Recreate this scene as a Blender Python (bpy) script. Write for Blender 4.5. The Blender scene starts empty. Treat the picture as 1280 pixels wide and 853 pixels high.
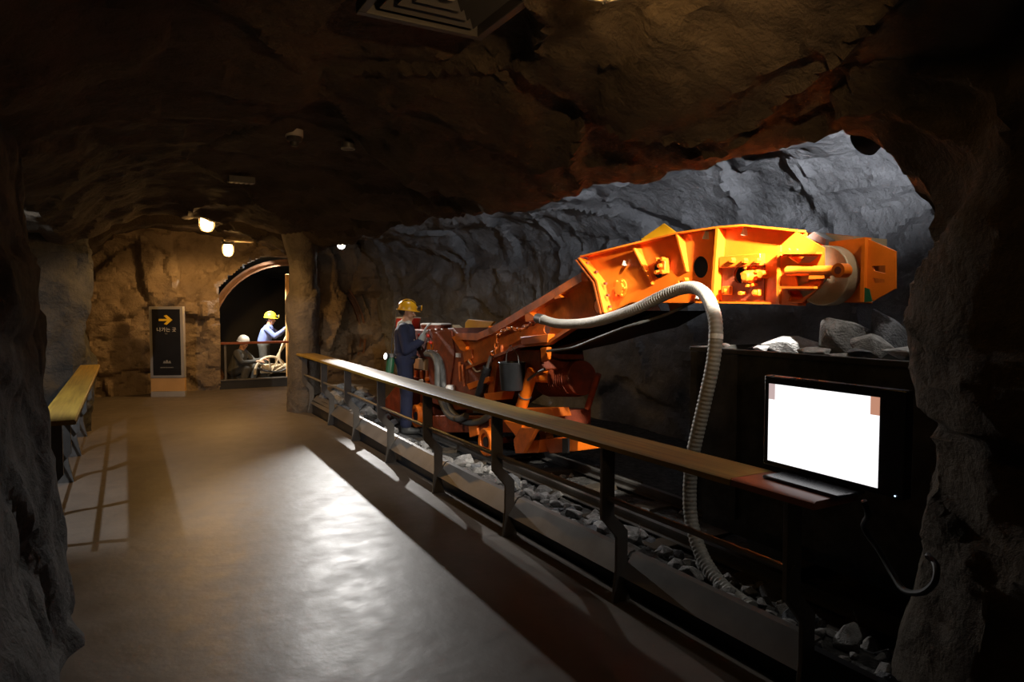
import bpy, bmesh, math, random
from mathutils import Vector, Matrix, noise
import numpy as np

# ------------------------------------------------------------------ camera
SC = bpy.context.scene
COL = SC.collection
F_PX, YAW, CAM_H = 853.33, math.radians(29.5), 1.65
PITCH = math.atan(42.5 / F_PX)
cam_d = bpy.data.cameras.new('camera'); cam_d.lens = 24.0; cam_d.sensor_width = 36.0
cam_d.clip_start = 0.02
cam = bpy.data.objects.new('camera', cam_d); COL.objects.link(cam)
cam.location = (0, 0, CAM_H)
cam.rotation_euler = (math.pi / 2 - PITCH, 0, -YAW)
SC.camera = cam
# ------------------------------------------------------------------ world, exposure
W = bpy.data.worlds.new('world'); SC.world = W; W.use_nodes = True
W.node_tree.nodes['Background'].inputs[0].default_value = (0.55, 0.6, 0.75, 1)
W.node_tree.nodes['Background'].inputs[1].default_value = 0.0016
vs = SC.view_settings
vs.view_transform = 'Standard'; vs.look = 'None'; vs.gamma = 1.0; vs.exposure = -0.1
vs.use_curve_mapping = False
# ------------------------------------------------------------------ lamps (spot heads; their housings are built further down)
def spot_light(name, loc, aim, watt, deg, blend, col, size=0.03):
    d = bpy.data.lights.new(name, 'SPOT'); d.energy = watt; d.color = col
    d.spot_size = math.radians(deg); d.spot_blend = blend; d.shadow_soft_size = size
    o = bpy.data.objects.new(name, d); COL.objects.link(o)
    o.location = loc
    o.rotation_euler = (Vector(aim) - Vector(loc)).to_track_quat('-Z', 'Y').to_euler()
    return o
SPOTS = {   # name: (position, aim, watt, cone, blend, colour)
    'end_wall':  ((3.16, 11.35, 2.665), (2.12, 4.8, 0.0), 820, 44, 0.65, (1.0, 0.97, 0.93)),
    'arch':      ((2.99, 2.00, 2.40), (3.30, 3.15, 1.90), 900, 46, 0.6, (1.0, 0.92, 0.78)),
    'car':       ((3.03, 2.10, 2.52), (3.34, 2.74, 1.40), 260, 24, 0.6, (1.0, 0.96, 0.90)),  # added lamp, keeps the pale rock and the hose bright
    'tip':       ((3.16, 1.80, 2.50), (3.42, 2.25, 1.7), 17, 95, 0.7, (1.0, 0.94, 0.84)),  # added wide lamp, brightens the chute and the drum
    'pillar':    ((3.55, 0.9, 2.25), (4.7, 3.6, 3.5), 1100, 66, 0.7, (0.88, 0.92, 1.0)),
    'middle':    ((3.00, 3.3, 2.74), (3.62, 6.35, 0.45), 300, 38, 0.6, (1.0, 0.94, 0.86)),
    'rear':      ((3.27, 8.0, 2.95), (3.75, 8.6, 1.2), 34, 50, 0.6, (1.0, 0.97, 0.92)),
    'amber':     ((1.05, 0.7, 2.45), (2.25, 3.9, 2.72), 80, 84, 0.8, (1.0, 0.60, 0.26)),  # added out of view, spreads warm light over the ceiling rock
    'ceiling':   ((3.6, 6.4, 2.7), (6.0, 8.0, 2.9), 15, 120, 0.8, (0.86, 0.90, 1.0)),
    'stones':    ((3.0, 3.9, 2.85), (2.9, 4.5, 0.1), 90, 55, 0.7, (1.0, 0.96, 0.92)),
    'lamp_near_down': ((0.97, 9.95, 2.62), (1.0, 10.3, 0.0), 140, 165, 0.35, (1.0, 0.54, 0.17)),
    'lamp_far_down':  ((1.62, 13.15, 2.52), (1.45, 13.9, 0.0), 120, 165, 0.35, (1.0, 0.54, 0.17)),
    'recess':    ((-1.55, 5.9, 2.62), (-0.2, 7.7, 0.35), 260, 102, 0.5, (0.93, 0.96, 1.0)),
}
for k, (p, a, w, dg, bl, c) in SPOTS.items():
    spot_light('spot_beam_' + k, p, a, w, dg, bl, c, 0.07 if 'down' in k else 0.03)

# ------------------------------------------------------------------ helpers
_fw = Vector((math.sin(YAW) * math.cos(PITCH), math.cos(YAW) * math.cos(PITCH), -math.sin(PITCH)))
_rt = Vector((math.cos(YAW), -math.sin(YAW), 0)); _up = _rt.cross(_fw)
def pix(x, y, X=None, Y=None, Z=None):
    """the point of the place that is seen at (x, y) of the 1280x853 photograph on the plane X=, Y= or Z="""
    d = _fw + _rt * ((x - 640) / F_PX) - _up * ((y - 426.5) / F_PX)
    c = Vector((0, 0, CAM_H))
    t = X / d.x if X is not None else Y / d.y if Y is not None else (Z - CAM_H) / d.z
    return c + d * t
def S(p, X): return pix(p[0], p[1], X=X)
def c2(x, y): return (440 + x / 3.281, 340 + y / 3.281)
def c5(x, y): return (700 + x / 5.818, 270 + y / 5.818)
def c6(x, y): return (880 + x / 5.12, 270 + y / 5.12)

# ---- materials
def new_mat(name):
    m = bpy.data.materials.new(name); m.use_nodes = True
    nt = m.node_tree; nt.nodes.clear()
    out = nt.nodes.new('ShaderNodeOutputMaterial'); b = nt.nodes.new('ShaderNodeBsdfPrincipled')
    nt.links.new(b.outputs[0], out.inputs[0])
    return m, nt, b
def mat(name, col, rough=0.5, metal=0.0, var=0.25, scale=6.0, bump=0.0, bscale=40.0, col2=None, spec=0.5, coords='Object', rvar=0.1, detail=6):
    m, nt, b = new_mat(name)
    tc = nt.nodes.new('ShaderNodeTexCoord')
    n = nt.nodes.new('ShaderNodeTexNoise'); n.inputs['Scale'].default_value = scale; n.inputs['Detail'].default_value = detail
    n.inputs['Roughness'].default_value = 0.62
    nt.links.new(tc.outputs[coords], n.inputs['Vector'])
    r = nt.nodes.new('ShaderNodeValToRGB')
    c2_ = col2 if col2 else tuple(c * (1 - var) for c in col)
    r.color_ramp.elements[0].position = 0.35; r.color_ramp.elements[0].color = (*c2_, 1)
    r.color_ramp.elements[1].position = 0.66; r.color_ramp.elements[1].color = (*col, 1)
    nt.links.new(n.outputs['Fac'], r.inputs[0]); nt.links.new(r.outputs[0], b.inputs['Base Color'])
    mr = nt.nodes.new('ShaderNodeMapRange')
    mr.inputs[3].default_value = max(0.02, rough - rvar); mr.inputs[4].default_value = min(1, rough + rvar)
    nt.links.new(n.outputs['Fac'], mr.inputs[0]); nt.links.new(mr.outputs[0], b.inputs['Roughness'])
    b.inputs['Metallic'].default_value = metal; b.inputs['Specular IOR Level'].default_value = spec
    if bump:
        n2 = nt.nodes.new('ShaderNodeTexNoise'); n2.inputs['Scale'].default_value = bscale; n2.inputs['Detail'].default_value = 8
        nt.links.new(tc.outputs[coords], n2.inputs['Vector'])
        bp = nt.nodes.new('ShaderNodeBump'); bp.inputs['Strength'].default_value = bump; bp.inputs['Distance'].default_value = 0.03
        nt.links.new(n2.outputs['Fac'], bp.inputs['Height']); nt.links.new(bp.outputs[0], b.inputs['Normal'])
    return m
def glow(name, col, strength):
    m, nt, b = new_mat(name)
    b.inputs['Base Color'].default_value = (*col, 1); b.inputs['Emission Color'].default_value = (*col, 1)
    b.inputs['Emission Strength'].default_value = strength; b.inputs['Roughness'].default_value = 0.4
    return m
def rock_mat(name, ca, cb, cc):
    m, nt, b = new_mat(name)
    tc = nt.nodes.new('ShaderNodeTexCoord')
    def nz(scale, det, dist=0.0):
        n = nt.nodes.new('ShaderNodeTexNoise'); n.inputs['Scale'].default_value = scale; n.inputs['Detail'].default_value = det
        n.inputs['Roughness'].default_value = 0.65; n.inputs['Distortion'].default_value = dist
        nt.links.new(tc.outputs['Object'], n.inputs['Vector']); return n
    a = nz(1.3, 8, 0.6)
    r = nt.nodes.new('ShaderNodeValToRGB'); e = r.color_ramp.elements
    e[0].position = 0.3; e[0].color = (*ca, 1); e[1].position = 0.7; e[1].color = (*cc, 1)
    k = e.new(0.5); k.color = (*cb, 1)
    nt.links.new(a.outputs['Fac'], r.inputs[0]); nt.links.new(r.outputs[0], b.inputs['Base Color'])
    b.inputs['Roughness'].default_value = 0.85; b.inputs['Specular IOR Level'].default_value = 0.25
    f1 = nz(9, 9, 0.15)
    def chips(scale, z):      # broken facets: every cell a tilted plane
        mp = nt.nodes.new('ShaderNodeMapping'); mp.inputs['Scale'].default_value = (scale, scale, scale*z)
        wv = nz(2.2, 3); vm = nt.nodes.new('ShaderNodeVectorMath'); vm.operation = 'MULTIPLY_ADD'; vm.inputs[1].default_value = (.25, .25, .25)
        nt.links.new(wv.outputs['Color'], vm.inputs[0]); nt.links.new(tc.outputs['Object'], vm.inputs[2]); nt.links.new(vm.outputs[0], mp.inputs[0])
        v = nt.nodes.new('ShaderNodeTexVoronoi'); v.inputs['Scale'].default_value = 1.0; nt.links.new(mp.outputs[0], v.inputs['Vector'])
        d = nt.nodes.new('ShaderNodeVectorMath'); d.operation = 'SUBTRACT'; nt.links.new(mp.outputs[0], d.inputs[0]); nt.links.new(v.outputs['Position'], d.inputs[1])
        c = nt.nodes.new('ShaderNodeVectorMath'); c.operation = 'SUBTRACT'; nt.links.new(v.outputs['Color'], c.inputs[0]); c.inputs[1].default_value = (.5, .5, .5)
        o = nt.nodes.new('ShaderNodeVectorMath'); o.operation = 'DOT_PRODUCT'; nt.links.new(d.outputs[0], o.inputs[0]); nt.links.new(c.outputs[0], o.inputs[1])
        return o.outputs['Value']
    def madd(a, k, b_):
        ad = nt.nodes.new('ShaderNodeMath'); ad.operation = 'MULTIPLY_ADD'; ad.inputs[1].default_value = k
        nt.links.new(a, ad.inputs[0]); nt.links.new(b_, ad.inputs[2]); return ad.outputs[0]
    h = madd(chips(3.2, 1.5), 1.6, madd(chips(8.5, 1.6), 0.55, f1.outputs['Fac']))
    bp = nt.nodes.new('ShaderNodeBump'); bp.inputs['Strength'].default_value = 0.8; bp.inputs['Distance'].default_value = 0.06
    nt.links.new(h, bp.inputs['Height']); nt.links.new(bp.outputs[0], b.inputs['Normal'])
    return m
M = {}
M['rock_brown'] = rock_mat('lit_brown_rock', (0.14, 0.105, 0.07), (0.21, 0.16, 0.112), (0.28, 0.225, 0.16))  # lighter copy of the brown rock, lamp glow put into the colour
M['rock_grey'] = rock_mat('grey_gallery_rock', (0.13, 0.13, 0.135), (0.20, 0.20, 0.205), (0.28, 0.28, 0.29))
M['rock_left'] = rock_mat('shaded_grey_rock', (0.035, 0.035, 0.034), (0.06, 0.06, 0.059), (0.09, 0.09, 0.09))  # rock darkened, shade of the left wall put into the colour
M['rock_ceiling'] = rock_mat('shaded_brown_rock', (0.045, 0.034, 0.024), (0.07, 0.053, 0.037), (0.10, 0.078, 0.054))  # same brown rock darkened, shade overhead put into the colour
M['stone'] = mat('broken_stone', (0.36, 0.35, 0.34), 0.85, var=0.5, scale=3, bump=0.5, bscale=14, spec=0.3)
M['stone_dark'] = mat('dark_broken_stone', (0.17, 0.175, 0.19), 0.8, var=0.5, scale=3, bump=0.5, bscale=14, spec=0.3)
M['stone_pale'] = mat('pale_broken_stone', (0.55, 0.54, 0.53), 0.8, var=0.4, scale=3, bump=0.5, bscale=12, spec=0.3)
M['gravel'] = mat('gravel_ground', (0.10, 0.098, 0.095), 0.95, var=0.6, scale=14, bump=1.0, bscale=30, spec=0.2)
M['orange'] = mat('orange_paint', (0.80, 0.165, 0.006), 0.45, var=0.22, scale=5, bump=0.06, bscale=90, rvar=0.12)
M['orange_worn'] = mat('worn_orange_paint', (0.62, 0.125, 0.010), 0.5, var=0.5, scale=7, bump=0.12, bscale=60, rvar=0.15)
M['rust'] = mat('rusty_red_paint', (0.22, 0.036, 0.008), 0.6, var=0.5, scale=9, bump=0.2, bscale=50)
M['red'] = mat('red_paint', (0.55, 0.03, 0.012), 0.4, var=0.2)
M['yellow'] = mat('yellow_paint', (0.85, 0.42, 0.01), 0.4, var=0.12)
M['tan'] = mat('worn_tan_metal', (0.42, 0.30, 0.17), 0.5, metal=0.25, var=0.3, scale=4, bump=0.1)
M['steel'] = mat('dark_grey_steel', (0.13, 0.125, 0.12), 0.45, metal=0.3, var=0.35, scale=8)
M['rail_steel'] = mat('painted_grey_steel', (0.17, 0.155, 0.14), 0.42, metal=0.35, var=0.25, scale=5)
M['bright_steel'] = mat('polished_steel', (0.55, 0.55, 0.54), 0.3, metal=0.8, var=0.2)
M['black'] = mat('black_paint', (0.018, 0.018, 0.02), 0.45, var=0.3)
M['black_iron'] = mat('black_iron_sheet', (0.075, 0.073, 0.07), 0.55, metal=0.2, var=0.75, scale=6, bump=0.15, bscale=25)
M['rubber'] = mat('black_rubber', (0.02, 0.02, 0.02), 0.6, var=0.3)
M['hose'] = mat('grey_hose_rubber', (0.40, 0.385, 0.35), 0.55, var=0.25, scale=8)
M['hose_dark'] = mat('dark_grey_hose', (0.10, 0.10, 0.095), 0.5, var=0.25)
M['white'] = mat('white_enamel', (0.78, 0.78, 0.76), 0.4, var=0.08)
M['cream'] = mat('cream_metal', (0.62, 0.52, 0.36), 0.5, var=0.25)
M['card'] = mat('brown_card', (0.42, 0.22, 0.08), 0.7, var=0.2)
M['bucket'] = mat('dark_galvanised_steel', (0.06, 0.063, 0.068), 0.32, metal=0.7, var=0.3)
M['blue_cloth'] = mat('navy_cloth', (0.008, 0.012, 0.042), 0.85, var=0.3, scale=12, bump=0.25, bscale=18)
M['blue_shirt'] = mat('light_blue_cloth', (0.20, 0.27, 0.62), 0.85, var=0.2, scale=10, bump=0.2, bscale=20)
M['dark_cloth'] = mat('dark_grey_cloth', (0.07, 0.07, 0.065), 0.9, var=0.3, scale=10, bump=0.2, bscale=20)
M['skin'] = mat('mannequin_skin', (0.42, 0.22, 0.13), 0.55, var=0.1)
M['glove'] = mat('grey_glove', (0.22, 0.23, 0.22), 0.85, var=0.2)
M['boot'] = mat('rubber_boot', (0.06, 0.06, 0.058), 0.45, var=0.2)
M['helmet'] = mat('yellow_helmet_plastic', (0.72, 0.36, 0.01), 0.3, var=0.08)
M['helmet_pale'] = mat('pale_yellow_helmet_plastic', (0.85, 0.68, 0.05), 0.3, var=0.06)
M['helmet_grey'] = mat('grey_helmet_plastic', (0.42, 0.40, 0.36), 0.4, var=0.1)
M['hair'] = mat('black_hair', (0.012, 0.010, 0.009), 0.6, var=0.2)
M['green'] = mat('green_canister_paint', (0.02, 0.12, 0.05), 0.4, var=0.2)
M['towel'] = mat('white_towel', (0.62, 0.58, 0.50), 0.9, var=0.2, bump=0.3, bscale=60)
M['sign_grey'] = mat('silver_grey_aluminium', (0.42, 0.40, 0.38), 0.4, metal=0.4, var=0.1)
M['sign_black'] = mat('black_sign_face', (0.010, 0.010, 0.012), 0.35, var=0.1)
M['sign_yellow'] = mat('yellow_vinyl', (0.85, 0.55, 0.02), 0.5, var=0.05)
M['sign_white'] = mat('pale_vinyl', (0.62, 0.60, 0.55), 0.5, var=0.05)
M['sign_dim'] = mat('grey_vinyl', (0.22, 0.22, 0.21), 0.5, var=0.05)
M['wood_pale'] = mat('varnished_pale_wood', (0.55, 0.32, 0.12), 0.45, var=0.15, scale=3)
M['wood_red'] = mat('red_brown_wood', (0.22, 0.06, 0.025), 0.4, var=0.3, scale=5)
M['plastic_black'] = mat('glossy_black_plastic', (0.012, 0.012, 0.014), 0.28, var=0.2)
M['plastic_white'] = mat('off_white_plastic', (0.5, 0.48, 0.44), 0.5, var=0.1)
M['vent_grey'] = mat('grey_vent_metal', (0.045, 0.042, 0.04), 0.5, var=0.15)
M['concrete'] = rock_mat('grey_brown_shotcrete', (0.10, 0.085, 0.07), (0.14, 0.12, 0.10), (0.18, 0.155, 0.13))
M['bulb'] = glow('warm_bulb_glow', (1.0, 0.54, 0.17), 80)
M['bulb_near'] = glow('warm_amber_bulb_glow', (1.0, 0.55, 0.16), 16)
M['lens'] = glow('white_lens_glow', (1.0, 0.97, 0.92), 60)
M['lens_dim'] = glow('soft_white_lens_glow', (1.0, 0.97, 0.92), 5)
M['lens_soft'] = glow('head_torch_glow', (1.0, 1.0, 0.97), 3)
M['led'] = glow('blue_led_glow', (0.5, 0.7, 1.0), 4)
m, nt, b = new_mat('clear_lamp_glass'); b.inputs['Transmission Weight'].default_value = 1; b.inputs['Roughness'].default_value = 0.05
M['glass'] = m
# varnished handrail wood with grain along Y
def wood_grain(name, ca, cb, rough):
    m, nt, b = new_mat(name)
    tc = nt.nodes.new('ShaderNodeTexCoord'); mp = nt.nodes.new('ShaderNodeMapping')
    mp.inputs['Scale'].default_value = (26, 0.9, 26)
    nt.links.new(tc.outputs['Object'], mp.inputs[0])
    n = nt.nodes.new('ShaderNodeTexNoise'); n.inputs['Scale'].default_value = 1.6; n.inputs['Detail'].default_value = 6; n.inputs['Distortion'].default_value = 0.4
    nt.links.new(mp.outputs[0], n.inputs['Vector'])
    r = nt.nodes.new('ShaderNodeValToRGB'); e = r.color_ramp.elements
    e[0].position = 0.32; e[0].color = (*ca, 1); e[1].position = 0.68; e[1].color = (*cb, 1)
    nt.links.new(n.outputs['Fac'], r.inputs[0]); nt.links.new(r.outputs[0], b.inputs['Base Color'])
    b.inputs['Roughness'].default_value = rough
    b.inputs['Coat Weight'].default_value = 0.0; b.inputs['Coat Roughness'].default_value = 0.3
    return m
M['wood_rail'] = wood_grain('varnished_rail_wood', (0.165, 0.098, 0.010), (0.29, 0.185, 0.022), 0.58)
# walkway floor: worn painted concrete, glossy
m, nt, b = new_mat('polished_brown_grey_floor')
tc = nt.nodes.new('ShaderNodeTexCoord')
def _n(scale, det, rough=0.6):
    n = nt.nodes.new('ShaderNodeTexNoise'); n.inputs['Scale'].default_value = scale; n.inputs['Detail'].default_value = det
    n.inputs['Roughness'].default_value = rough; nt.links.new(tc.outputs['Object'], n.inputs['Vector']); return n
n1 = _n(0.9, 8); r = nt.nodes.new('ShaderNodeValToRGB'); e = r.color_ramp.elements
e[0].position = 0.3; e[0].color = (0.09, 0.076, 0.063, 1); e[1].position = 0.72; e[1].color = (0.145, 0.123, 0.104, 1)
nt.links.new(n1.outputs['Fac'], r.inputs[0]); nt.links.new(r.outputs[0], b.inputs['Base Color'])
n2 = _n(4.5, 8, 0.7); mr = nt.nodes.new('ShaderNodeMapRange'); mr.inputs[1].default_value = 0.3; mr.inputs[2].default_value = 0.7
mr.inputs[3].default_value = 0.38; mr.inputs[4].default_value = 0.55
nt.links.new(n2.outputs['Fac'], mr.inputs[0]); nt.links.new(mr.outputs[0], b.inputs['Roughness'])
n3 = _n(5.0, 5); bp = nt.nodes.new('ShaderNodeBump'); bp.inputs['Strength'].default_value = 0.22; bp.inputs['Distance'].default_value = 0.02
nt.links.new(n3.outputs['Fac'], bp.inputs['Height']); nt.links.new(bp.outputs[0], b.inputs['Normal'])
M['floor'] = m

# ---- mesh building
ORG = {}
class MB:
    def __init__(s): s.v = []; s.f = []
    def add(s, vs_, fs):
        k = len(s.v); s.v += [Vector(p) for p in vs_]; s.f += [tuple(i + k for i in q) for q in fs]; return s
    def box(s, a, b):
        x0, y0, z0 = a; x1, y1, z1 = b
        return s.add([(x0,y0,z0),(x1,y0,z0),(x1,y1,z0),(x0,y1,z0),(x0,y0,z1),(x1,y0,z1),(x1,y1,z1),(x0,y1,z1)],
                     [(0,3,2,1),(4,5,6,7),(0,1,5,4),(1,2,6,5),(2,3,7,6),(3,0,4,7)])
    def prism(s, poly, ext):
        n = len(poly); ext = Vector(ext); p = [Vector(q) for q in poly]
        return s.add(p + [q + ext for q in p], [tuple(range(n))[::-1], tuple(range(n, 2*n))] + [(i, (i+1) % n, n+(i+1) % n, n+i) for i in range(n)])
    def plate(s, pts, X, th):           # outline given as image points, on the plane X, thickness along X
        return s.prism([S(p, X) for p in pts], (th, 0, 0))
    def loft(s, A, B):                  # quads between two open rows
        n = len(A); return s.add(list(A) + list(B), [(i, i+1, n+i+1, n+i) for i in range(n-1)])
    def cyl(s, p0, p1, r0, r1=None, n=20, caps=True):
        p0, p1 = Vector(p0), Vector(p1); r1 = r0 if r1 is None else r1
        q = (p1 - p0).to_track_quat('Z', 'Y'); u = q @ Vector((1,0,0)); w = q @ Vector((0,1,0))
        ring = lambda c, r: [c + u*(r*math.cos(2*math.pi*i/n)) + w*(r*math.sin(2*math.pi*i/n)) for i in range(n)]
        fs = [(i, (i+1) % n, n+(i+1) % n, n+i) for i in range(n)]
        if caps: fs += [tuple(range(n))[::-1], tuple(range(n, 2*n))]
        return s.add(ring(p0, r0) + ring(p1, r1), fs)
    def lathe(s, prof, c, axis=(0,0,1), n=24, loop=False):   # prof: (radius, height)
        q = Vector(axis).to_track_quat('Z', 'Y'); c = Vector(c); k = len(prof); vs_ = []
        for r, h in prof:
            for i in range(n):
                a = 2*math.pi*i/n; vs_.append(c + q @ Vector((r*math.cos(a), r*math.sin(a), h)))
        fs = [(j*n+i, j*n+(i+1) % n, (j+1)*n+(i+1) % n, (j+1)*n+i) for j in range(k-1) for i in range(n)]
        if loop: fs += [((k-1)*n+i, (k-1)*n+(i+1) % n, (i+1) % n, i) for i in range(n)]
        else: fs += [tuple(range(n))[::-1], tuple(range((k-1)*n, k*n))]
        return s.add(vs_, fs)
    def ball(s, c, r, n=14, sc=(1,1,1)):
        c = Vector(c); vs_ = []; m_ = n//2 + 1
        for j in range(m_):
            t = math.pi*j/(m_-1)
            for i in range(n):
                a = 2*math.pi*i/n
                vs_.append(c + Vector((r*sc[0]*math.sin(t)*math.cos(a), r*sc[1]*math.sin(t)*math.sin(a), r*sc[2]*math.cos(t))))
        fs = [(j*n+i, (j+1)*n+i, (j+1)*n+(i+1) % n, j*n+(i+1) % n) for j in range(m_-1) for i in range(n)]
        return s.add(vs_, fs)
    def tube(s, pts, r, n=10, ridge=None):
        pts = [Vector(p) for p in pts]; vs_ = []; k = len(pts); prev = None
        for j, p in enumerate(pts):
            t = (pts[min(j+1, k-1)] - pts[max(j-1, 0)]).normalized()
            if prev is None: u = t.orthogonal().normalized()
            else: u = (prev - t*prev.dot(t)).normalized()
            prev = u; w = t.cross(u)
            rr = r[j] if isinstance(r, (list, tuple)) else r
            if ridge: rr *= ridge[j % len(ridge)]
            vs_ += [p + u*(rr*math.cos(2*math.pi*i/n)) + w*(rr*math.sin(2*math.pi*i/n)) for i in range(n)]
        fs = [(j*n+i, j*n+(i+1) % n, (j+1)*n+(i+1) % n, (j+1)*n+i) for j in range(k-1) for i in range(n)]
        fs += [tuple(range(n))[::-1], tuple(range((k-1)*n, k*n))]
        return s.add(vs_, fs)
    def ring(s, c, axis, R, r, n=28, m_=8, a0=0, a1=2*math.pi):
        q = Vector(axis).to_track_quat('Z', 'Y'); c = Vector(c)
        pts = [c + q @ Vector((R*math.cos(a0+(a1-a0)*i/n), R*math.sin(a0+(a1-a0)*i/n), 0)) for i in range(n+1)]
        return s.tube(pts, r, m_)
    def holes(s, outer, holes, ext):    # flat plate with round or shaped openings, extruded
        bm = bmesh.new(); es = []
        for lp in [outer] + holes:
            vv = [bm.verts.new(p) for p in lp]
            es += [bm.edges.new((vv[i], vv[(i+1) % len(vv)])) for i in range(len(vv))]
        bmesh.ops.triangle_fill(bm, use_beauty=True, use_dissolve=False, edges=es)
        bm.verts.index_update()
        base = [v.co.copy() for v in bm.verts]; fs = [tuple(v.index for v in f.verts) for f in bm.faces]
        be = [(e.verts[0].index, e.verts[1].index) for e in bm.edges if len(e.link_faces) == 1]
        n = len(base); ext = Vector(ext); bm.free()
        return s.add(base + [p + ext for p in base], fs + [tuple(i+n for i in f[::-1]) for f in fs] + [(a, b, b+n, a+n) for a, b in be])
    def mesh(s, name, org=(0,0,0), ang=35):
        org = Vector(org); me = bpy.data.meshes.new(name)
        me.from_pydata([tuple(p - org) for p in s.v], [], s.f); me.update()
        bm = bmesh.new(); bm.from_mesh(me); bmesh.ops.recalc_face_normals(bm, faces=bm.faces); bm.to_mesh(me); bm.free()
        if ang:
            me.polygons.foreach_set('use_smooth', [True]*len(me.polygons)); me.set_sharp_from_angle(angle=math.radians(ang))
        return me
    def build(s, name, material, parent=None, origin=None, bevel=0.0, ang=35):
        if parent is not None: org = ORG[parent.name]
        elif origin is not None: org = Vector(origin)
        else:
            lo = Vector([min(p[i] for p in s.v) for i in range(3)]); hi = Vector([max(p[i] for p in s.v) for i in range(3)])
            org = Vector(((lo.x+hi.x)/2, (lo.y+hi.y)/2, lo.z))
        me = s.mesh(name, org, ang); me.materials.append(M[material] if isinstance(material, str) else material)
        o = bpy.data.objects.new(name, me); COL.objects.link(o)
        if parent is not None: o.parent = parent
        else: o.location = org
        ORG[o.name] = org
        if bevel:
            bv = o.modifiers.new('bevel', 'BEVEL'); bv.width = bevel; bv.segments = 2; bv.limit_method = 'ANGLE'; bv.angle_limit = math.radians(40)
        return o
def thing(name, loc, label, cat, group=None):
    o = bpy.data.objects.new(name, None); COL.objects.link(o); o.empty_display_size = 0.1
    o.location = loc; ORG[o.name] = Vector(loc)
    return tag(o, label, cat, group)
def tag(o, label, cat, group=None):
    o['label'] = label; o['category'] = cat
    if group: o['group'] = group
    return o
def struct(o, label=None):
    o['kind'] = 'structure'
    if label: o['label'] = label
    return o
def spline(pts, n):
    pts = [Vector(p) for p in pts]; P = [pts[0]*2 - pts[1]] + pts + [pts[-1]*2 - pts[-2]]; out = []
    for i in range(1, len(P)-2):
        for j in range(n):
            t = j/n; a, b, c, d = P[i-1], P[i], P[i+1], P[i+2]
            out.append(0.5*((2*b) + (c-a)*t + (2*a-5*b+4*c-d)*t*t + (3*b-a-3*c+d)*t*t*t))
    out.append(pts[-1]); return out
def even(pts, step):
    pts = [Vector(p) for p in pts]; out = [pts[0]]; need = step
    for a, b in zip(pts, pts[1:]):
        L = (b-a).length; t = need
        while t <= L: out.append(a + (b-a)*(t/L)); t += step
        need = t - L
    return out
def circle_img(p, rx, ry, X, n=20):     # round opening seen at image point p with half sizes rx, ry
    return [S((p[0] + rx*math.cos(2*math.pi*i/n), p[1] + ry*math.sin(2*math.pi*i/n)), X) for i in range(n)]
def sstep(a, b, x):
    t = min(1, max(0, (x-a)/(b-a))); return t*t*(3-2*t)
# ================================================================== the cave (setting)
def facet(p, sc, sd, k=16.0):
    q = Vector((p.x*sc[0] + sd, p.y*sc[1] + sd*1.7, p.z*sc[2] - sd))
    d, c = noise.voronoi(q)
    ws = v = 0.0
    for i in range(3):          # neighbouring facets meet in a short ramp instead of a step
        w = math.exp(-k*(d[i]-d[0]))
        if w < 0.02: break
        c0 = c[i]; r = noise.cell_vector(c0*7.31 + Vector((sd, 3.1, 9.7)))
        v += w*((q-c0).dot(r - Vector((.5,.5,.5)))*1.5 + (r.x-0.5)*0.9); ws += w
    crack = min(1.0, (d[1]-d[0])/0.10)
    return v/ws - (1-crack)**2*0.36
def nvec(p):
    return Vector((noise.noise(p), noise.noise(p + Vector((31.7, 5.2, 11.9))), noise.noise(p + Vector((7.3, 47.1, 23.4)))))
def rockd(p, amp, sd=0.0, st=(0.8,0.55,1.1)):
    w = nvec(p*1.1 + Vector((sd, 0, 0)))*0.30 + nvec(p*4.0)*0.05
    q = p + w
    v = facet(q, st, sd, 26)*amp*1.1 + facet(q, (st[0]*2.5, st[1]*2.2, st[2]*3.0), sd+11, 15)*amp*0.50
    v += facet(q, (st[0]*5.5, st[1]*5, st[2]*6.5), sd+23, 9)*amp*0.16
    return v + noise.fractal(p*3.0, 1.0, 2.0, 4)*amp*0.10
def rock_surface(name, fn, us, vs_, amp, material, sd=0.0, st=(0.8,0.55,1.1), skip=None, label=None, fade=None, back=None):
    nu, nv = len(us), len(vs_)
    P = np.array([[fn(u, v) for v in vs_] for u in us], dtype=float)
    du = np.gradient(P, axis=0); dv = np.gradient(P, axis=1)
    N = np.cross(du, dv); N /= (np.linalg.norm(N, axis=2, keepdims=True) + 1e-9)
    out = []
    for i in range(nu):
        for j in range(nv):
            p = Vector(P[i, j]); a = amp if fade is None else amp*fade(p)
            out.append(p + Vector(N[i, j])*rockd(p, a, sd, st))
    fs = []
    for i in range(nu-1):
        for j in range(nv-1):
            q = (i*nv+j, i*nv+j+1, (i+1)*nv+j+1, (i+1)*nv+j)
            if skip is not None:
                c = (Vector(P[i, j]) + Vector(P[i+1, j+1]))/2
                if skip(c): continue
            fs.append(q)
    me = bpy.data.meshes.new(name)
    bm = bmesh.new(); me.from_pydata([tuple(p) for p in out], [], fs); bm.from_mesh(me)
    bmesh.ops.delete(bm, geom=[v for v in bm.verts if not v.link_faces], context='VERTS')
    if back is not None:        # give an opening in the wall its depth
        es = [e for e in bm.edges if len(e.link_faces) == 1 and back[0](e.verts[0].co) and back[0](e.verts[1].co)]
        r = bmesh.ops.extrude_edge_only(bm, edges=es)
        for v in r['geom']:
            if isinstance(v, bmesh.types.BMVert): v.co += Vector(back[1])
    bm.to_mesh(me); bm.free()
    me.polygons.foreach_set('use_smooth', [True]*len(me.polygons)); me.set_sharp_from_angle(angle=math.radians(28))
    me.materials.append(M[material]); o = bpy.data.objects.new(name, me); COL.objects.link(o)
    return struct(o, label)
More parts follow.
